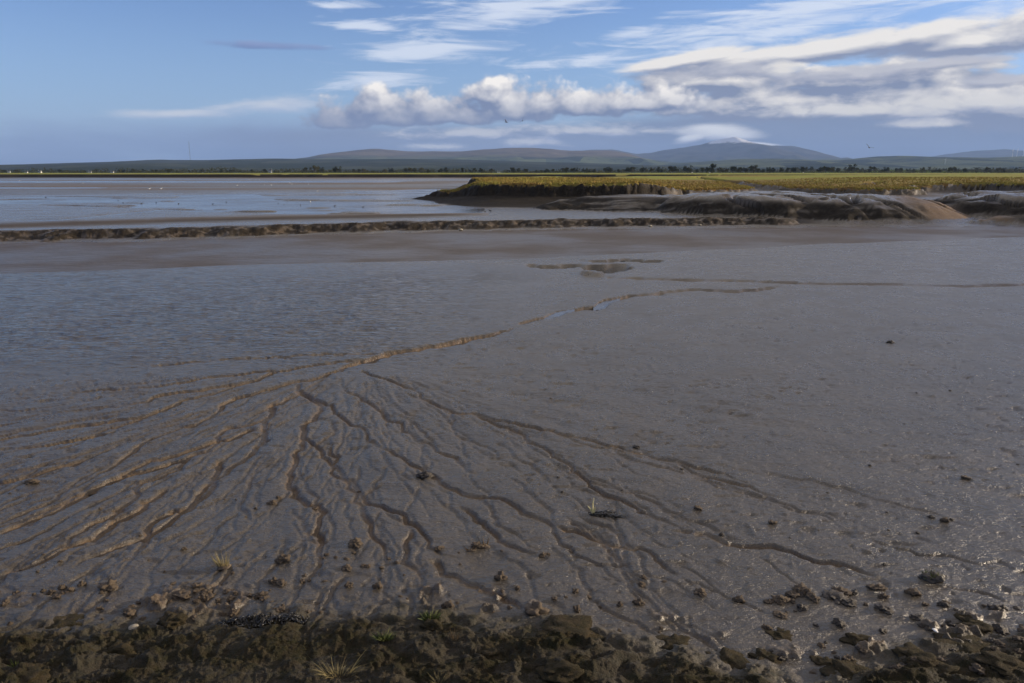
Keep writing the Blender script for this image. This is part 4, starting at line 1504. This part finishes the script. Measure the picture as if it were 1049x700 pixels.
# sheep on the far pasture
s0_ = None
for px, Y, lab in ((709, 620, 'white sheep grazing on the far pasture below the tallest tree'), (727, 640, 'white sheep grazing next along the far pasture'), (823, 600, 'white sheep grazing alone on the bright green pasture')):
    if s0_ is None:
        r = empty('sheep')
        bm = bmesh.new()
        bmesh.ops.create_icosphere(bm, subdivisions=3, radius=.5)
        for v in bm.verts:
            c = v.co
            v.co = Vector((c.x * 1.15, c.y * .62, .62 + c.z * .62)) * (1 + .06 * mnoise.noise(c * 9))
        from_bm('fleece', bm, WOOL, r, True)
        bm = bmesh.new()
        add_tube(bm, [(.42, 0, .70), (.62, 0, .62), (.78, 0, .46), (.84, 0, .40)], [.12, .13, .09, .05], 8)
        from_bm('head', bm, FEATHER_D, r, True)
        for x in (-.34, .34):
            for y in (-.15, .15):
                bm = bmesh.new()
                add_tube(bm, [(x, y, .42), (x + .02, y, .2), (x, y, 0)], [.07, .045, .05], 6)
                from_bm('leg', bm, FEATHER_D, r)
        s0_ = r
    else:
        r = copy_tree(s0_)
    x = (px - CXP) / F * Y * CP
    r.location = (x, Y, z_at(x, Y))
    r.rotation_euler = (0, 0, random.uniform(-.4, .4))
    tag(r, lab, 'sheep')

# grass of the marsh: tufts over the turf and hanging over its edge
bm_v, bm_f = [], []
cnt = 0
sdfull = sd
rr, cc = np.where((sdfull > .30) & (Yf < 150) & (np.abs(PXf - 524) < 640) & (CK[T] < .2))
wgt = np.where(sdfull[rr, cc] < 1.6, 5.0, 1.0) * (Yf[rr, cc] / 80.0) ** .5
wgt = wgt / wgt.sum()
pick = rng.choice(len(rr), 26000, p=wgt)
for k in pick:
    r, c = rr[k] + s0, cc[k]
    x = Xg[r, c] + rng.normal(0, .12)
    y = Yg[r, c] + rng.normal(0, .15)
    z = H[r, c]
    hgt = rng.uniform(.06, .24)
    for _ in range(3):
        a = rng.uniform(0, 6.28)
        dx, dy = math.cos(a) * .07, math.sin(a) * .07
        lx, ly = rng.normal(0, .10), rng.normal(0, .10)
        i = len(bm_v)
        bm_v += [(x - dx, y - dy, z - .05), (x + dx, y + dy, z - .05), (x + lx, y + ly, z + hgt)]
        bm_f.append((i, i + 1, i + 2))
me = bpy.data.meshes.new('marsh_grass')
me.from_pydata(bm_v, [], bm_f)
MG, n_, b_ = material('marsh_grass_blades')
pos_ = n_.new('ShaderNodeNewGeometry').outputs['Position']
c_ = n_.mixc(n_.ss(n_.noise(n_.vscale(pos_, (1, 1, .1)), .09, 5, .62), .36, .62), (0.38, 0.28, 0.065, 1), (0.33, 0.29, 0.058, 1))
c_ = n_.mixc(n_.ss(n_.noise(n_.vscale(pos_, (.6, 1, .1)), .35, 4, .65), .45, .62, 0, .85), c_, (0.30, 0.19, 0.06, 1))
c_ = n_.mixc(n_.ss(n_.noise(pos_, 1.4, 4, .6), .45, .75), c_, (0.22, 0.13, 0.05, 1))
n_.put(b_.inputs['Base Color'], c_)
b_.inputs['Roughness'].default_value = .8
b_.inputs['Specular IOR Level'].default_value = .2
me.materials.append(MG)
o = bpy.data.objects.new('marsh_grass', me)
COL.objects.link(o)
tag(o, 'yellow-green grass over the salt marsh and along its cliff edge', 'grass', kind='stuff')
hills('low_green_rise', [(760, 177), (830, 175.2), (900, 174.0), (980, 173.6), (1060, 173.4), (1200, 173.8), (1400, 176.5)], 1950, 500, FIELDS, 351, .05)


# ------------------------------------------------------------------ sky, sun, air
SUN_EL, SUN_AZ = R(11.0), R(78.0)          # azimuth clockwise from +Y: low sun on the right


def skyc(px, py):
    d = ray(px, py)
    return math.atan2(d[0], d[1]) * 800, math.asin(d[2] / np.linalg.norm(d)) * 800


world = bpy.data.worlds.new('World')
scene.world = world
world.use_nodes = True
world.cycles.sampling_method = 'NONE'
wt = world.node_tree
wt.nodes.clear()
n = NT(wt)
n.dim = '2D'
out = n.new('ShaderNodeOutputWorld')
bg = n.new('ShaderNodeBackground')
bg.inputs['Strength'].default_value = 0.1
wt.links.new(bg.outputs[0], out.inputs[0])
sky = n.new('ShaderNodeTexSky')
sky.sky_type = 'NISHITA'
sky.sun_disc = False
sky.sun_elevation = SUN_EL
sky.sun_rotation = SUN_AZ
sky.air_density = 1.0
sky.dust_density = 0.6
sky.ozone_density = 2.0
dirv = n.new('ShaderNodeTexCoord').outputs['Generated']
sp = n.new('ShaderNodeSeparateXYZ')
n.put(sp.inputs[0], dirv)
AZ = n.m('MULTIPLY', n.m('ARCTAN2', sp.outputs[0], sp.outputs[1]), 800.0)
EL = n.m('MULTIPLY', n.m('ARCSINE', sp.outputs[2]), 800.0)
cv = n.new('ShaderNodeCombineXYZ')
n.put(cv.inputs[0], AZ)
n.put(cv.inputs[1], EL)
P0 = cv.outputs[0]


def shift(dx, dy):
    a = n.new('ShaderNodeVectorMath', operation='ADD')
    n.put(a.inputs[0], P0)
    a.inputs[1].default_value = (dx, dy, 0)
    return a.outputs[0]


def parts(vec):
    s = n.new('ShaderNodeSeparateXYZ')
    n.put(s.inputs[0], vec)
    return s.outputs[0], s.outputs[1]


def blob(vec, px, py, rx, ry_up, ry_dn=None, tilt=0.0):
    """1 at the middle of a cloud bank, 0 on its rim, below 0 outside"""
    cx, cy = skyc(px, py)
    x, y = parts(vec)
    dx = n.m('SUBTRACT', x, cx)
    dy = n.m('SUBTRACT', y, cy)
    if tilt:
        dy = n.m('SUBTRACT', dy, n.m('MULTIPLY', dx, tilt))
    ex = n.m('DIVIDE', dx, rx)
    up = n.m('DIVIDE', n.m('MAXIMUM', dy, 0.0), ry_up)
    dn = n.m('DIVIDE', n.m('MINIMUM', dy, 0.0), ry_dn or ry_up)
    q = n.m('ADD', n.m('MULTIPLY', ex, ex), n.m('ADD', n.m('MULTIPLY', up, up), n.m('MULTIPLY', dn, dn)))
    return n.m('MAXIMUM', n.m('SUBTRACT', 1.0, n.m('SQRT', q)), -1.5)


def union(vec, blobs):
    r = None
    for b in blobs:
        v = blob(vec, *b)
        r = v if r is None else n.m('MAXIMUM', r, v)
    return r


def C(r, g, b):
    c = lin(r, g, b)
    return (c[0] * 10, c[1] * 10, c[2] * 10, 1)


# clear sky: the Nishita sky, tinted a touch towards the cold blue of the day
base = n.mixc(1.0, sky.outputs[0], SKY_TINT, 'MULTIPLY')
col = base
hz = n.ss(EL, -5, 70, 1, 0)
col = n.mixc(n.m('MULTIPLY', hz, .85), col, C(148, 164, 190))
hz2 = n.ss(EL, 30, 175, 1, 0)
col = n.mixc(n.m('MULTIPLY', hz2, .45), col, C(146, 180, 222))

# 1 cirrus and wisps, stretched and tilted up to the right
wv = n.vscale(P0, (1 / 130, 1 / 20, 1), rot=(0, 0, R(-10)))
wn = n.noise(wv, 1.0, 6, .62, dist=.9)
wv2 = n.vscale(P0, (1 / 70, 1 / 8, 1), rot=(0, 0, R(-14)))
wn2 = n.noise(wv2, 1.0, 5, .62, dist=.6)
wmask = union(P0, [(520, 12, 120, 26, 22, .12), (425, 52, 85, 14, 12, .04), (830, 8, 260, 20, 22, .14), (800, 32, 190, 12, 14, .17), (640, 36, 70, 9, 9, .14), (610, 60, 110, 10, 10, .14), (100, -90, 500, 50), (1150, -40, 300, 60),
                   (380, 84, 60, 12, 12, 0.05), (345, 5, 40, 6, 6), (370, 26, 50, 7, 7, -.05)])
wd = n.m('ADD', wmask, n.m('ADD', n.m('MULTIPLY', n.m('SUBTRACT', wn, .5), 1.9), n.m('MULTIPLY', n.m('SUBTRACT', wn2, .5), 1.5)))
wa = n.m('MULTIPLY', n.ss(wd, .05, 1.05), .80)
col = n.mixc(wa, col, C(216, 223, 236))

# loose cloud added over the unseen dome, its tone set to light the mud
n.dim = '3D'
ov = n.noise(n.vscale(dirv, (1, 1, 2.6)), 2.2, 6, .6)
n.dim = '2D'
oa = n.m('MULTIPLY', n.ss(ov, .30, .54), n.m('MULTIPLY', n.ss(EL, 165, 280, 0, .95), n.ss(AZ, -560, -200, .35, 1.0)))
col = n.mixc(oa, col, C(208, 197, 184))

# 2 pale veil low on the left, slate sheet low on the right
def layer(col, blobs, sx, sy, amp, lo, hi, dark, light, lit_off, lit_gain, alpha=1.0, rot=0.0, seed=0.0, detail=5, rough=.58, billow=0.0, bias=0.5, grad=None):
    def dens(vec):
        v = n.vscale(vec, (1 / sx, 1 / sy, 1), off=(seed, seed * .37, seed * 1.7), rot=(0, 0, R(rot)))
        f = n.m('SUBTRACT', n.noise(v, 1.0, detail, rough, dist=.25), .5)
        d = n.m('ADD', union(vec, blobs), n.m('MULTIPLY', f, amp))
        if billow:
            vo = n.new('ShaderNodeTexVoronoi', feature='F1', voronoi_dimensions='2D')
            n.put(vo.inputs['Vector'], v)
            vo.inputs['Scale'].default_value = 1.15
            vo.inputs['Detail'].default_value = 2.0
            vo.inputs['Roughness'].default_value = .5
            d = n.m('ADD', d, n.m('MULTIPLY', n.m('SUBTRACT', .40, vo.outputs['Distance']), billow))
        return d
    d0 = dens(P0)
    d1 = dens(shift(*lit_off))
    lit = n.m('ADD', n.m('MULTIPLY', n.m('SUBTRACT', d0, d1), lit_gain), bias, clamp=True)
    if grad:
        x, y = parts(P0)
        g = n.ss(y, skyc(524, grad[1])[1], skyc(524, grad[0])[1])
        lit = n.m('MULTIPLY', lit, n.m('ADD', n.m('MULTIPLY', g, 1 - grad[2]), grad[2]))
    a = n.m('MULTIPLY', n.ss(d0, lo, hi), alpha)
    c = n.mixc(lit, dark, light)
    return n.mixc(a, col, c)


# veil of grey-blue rain cloud low on the left, white rim on top
col = layer(col, [(215, 146, 250, 30, 40, .03), (-150, 160, 300, 30), (40, 160, 200, 26, 30)], 130, 26, .9, .0, .9, C(86, 108, 150), C(140, 158, 190), (0, 14), .8, .95, 1, 3.1, bias=.2)
col = layer(col, [(275, 109, 95, 11, 8, .07), (180, 117, 80, 7, 6, .05)], 55, 13, 1.3, .0, 1.0, C(172, 184, 208), C(212, 213, 218), (0, 4), .8, .75, 1, 4.4, bias=.5)
# slate sheet
col = layer(col, [(850, 140, 340, 36, 46, .0), (520, 150, 380, 28, 34), (1200, 140, 300, 50)], 150, 34, .6, .0, .5, C(98, 113, 146), C(140, 151, 174), (10, 12), .6, .94, 0, 5.3, bias=.15)
# low bright puffs and streaks
col = layer(col, [(545, 146, 70, 10, 7), (480, 138, 110, 10, 8), (600, 134, 150, 10, 8), (450, 150, 60, 6)], 34, 10, 1.7, .10, 1.0, C(136, 150, 184), C(214, 213, 214), (5, 6), .9, .75, 0, 7.7, bias=.45)
# layered grey cloud, upper right
col = layer(col, [(790, 106, 150, 26, 18, .02), (960, 100, 200, 34, 24, .0), (740, 82, 110, 22, 16, .02), (900, 80, 160, 20, 16, .02), (1060, 114, 130, 28, 20)],
            58, 25, .95, -.02, .30, C(122, 131, 156), C(238, 231, 222), (9, 9), 1.5, .97, -3, 11.9, 6, .60, billow=.30, bias=.22)
col = layer(col, [(870, 47, 230, 14, 13, .095), (1010, 40, 130, 18, 16, .06), (700, 62, 80, 9, 8, .12)],
            70, 22, .9, .0, .42, C(130, 138, 162), C(236, 230, 222), (7, 10), 1.5, .95, -5, 13.3, 6, .62, billow=.15, bias=.28)
# darker fragments in front of it
col = layer(col, [(750, 74, 80, 12, 10, .02), (880, 78, 100, 11, 9, .0), (960, 66, 90, 7, 6, .03), (1020, 84, 60, 8, 7)],
            44, 15, 1.2, .08, .65, C(120, 129, 156), C(184, 184, 192), (6, 7), 1.2, .88, 0, 14.7, 6, .62, bias=.25)
# bright lower rim of that bank
col = layer(col, [(900, 114, 150, 11, 9, -.03), (800, 74, 22, 12, 8), (1000, 108, 110, 12, 10), (945, 126, 46, 8, 6)], 40, 16, 1.3, .05, .7, C(166, 170, 186), C(230, 225, 218), (7, 7), 1.2, .85, 0, 15.1, 6, .6, bias=.5)
# the long cumulus in the middle
col = layer(col, [(400, 123, 92, 44, 8), (348, 128, 40, 30, 6), (385, 114, 46, 36, 16), (455, 122, 95, 34, 8), (525, 118, 90, 44, 9), (508, 100, 40, 28, 18), (590, 114, 100, 33, 8), (655, 109, 84, 26, 8), (690, 105, 34, 18, 8)],
            30, 24, .62, .0, .36, C(112, 123, 152), C(252, 245, 236), (8, 9), 1.6, .985, 0, 19.3, 6, .60, billow=.40, bias=.27, grad=(88, 128, .18))
# small dark streak on the left
col = layer(col, [(275, 47, 66, 5, 4, .0)], 40, 8, .9, .0, .7, C(96, 116, 164), C(140, 156, 194), (4, 4), .6, .95, 0, 23.0, bias=.2)
# cloud cap over the fell
col = layer(col, [(736, 137, 50, 12, 8, -.06), (778, 148, 26, 3, 3, -.10), (712, 140, 26, 5, 6, .2)], 44, 9, .5, .0, .6, C(172, 180, 202), C(226, 227, 230), (3, 5), .8, 1.0, 8, 27.0, 4, .55, bias=.6)
n.put(bg.inputs['Color'], col)

sun_d = bpy.data.lights.new('sun', 'SUN')
sun_d.energy = SUN_E
sun_d.angle = R(0.53)
sun_d.color = (1.0, 0.82, 0.60)
sun = bpy.data.objects.new('sun', sun_d)
to_sun = Vector((math.sin(SUN_AZ) * math.cos(SUN_EL), math.cos(SUN_AZ) * math.cos(SUN_EL), math.sin(SUN_EL)))
sun.rotation_euler = to_sun.to_track_quat('Z', 'Y').to_euler()
sun.location = (60, 0, 60)
COL.objects.link(sun)

# air
hm_ = bpy.data.materials.new('air')
hm_.use_nodes = True
ht = hm_.node_tree
ht.nodes.clear()
ho = ht.nodes.new('ShaderNodeOutputMaterial')
hv = ht.nodes.new('ShaderNodeVolumePrincipled')
hv.inputs['Color'].default_value = HAZE_COL
hv.inputs['Density'].default_value = HAZE_D
hv.inputs['Anisotropy'].default_value = 0.0
ht.links.new(hv.outputs[0], ho.inputs['Volume'])
bx = bmesh.new()
bmesh.ops.create_cube(bx, size=1)
for v in bx.verts:
    v.co = (v.co.x * 62000, -400 + (v.co.y + .5) * 26000, -2.8 + (v.co.z + .5) * 830)
hme = bpy.data.meshes.new('haze')
bx.to_mesh(hme)
bx.free()
hme.materials.append(hm_)
haze = bpy.data.objects.new('haze', hme)
haze['kind'] = 'stuff'
COL.objects.link(haze)

scene.view_settings.view_transform = 'Standard'
scene.view_settings.look = 'None'
scene.view_settings.exposure = EXPO
scene.view_settings.gamma = 1.0
scene.view_settings.use_curve_mapping = False
scene.cycles.max_bounces = 3
scene.cycles.volume_bounces = 1
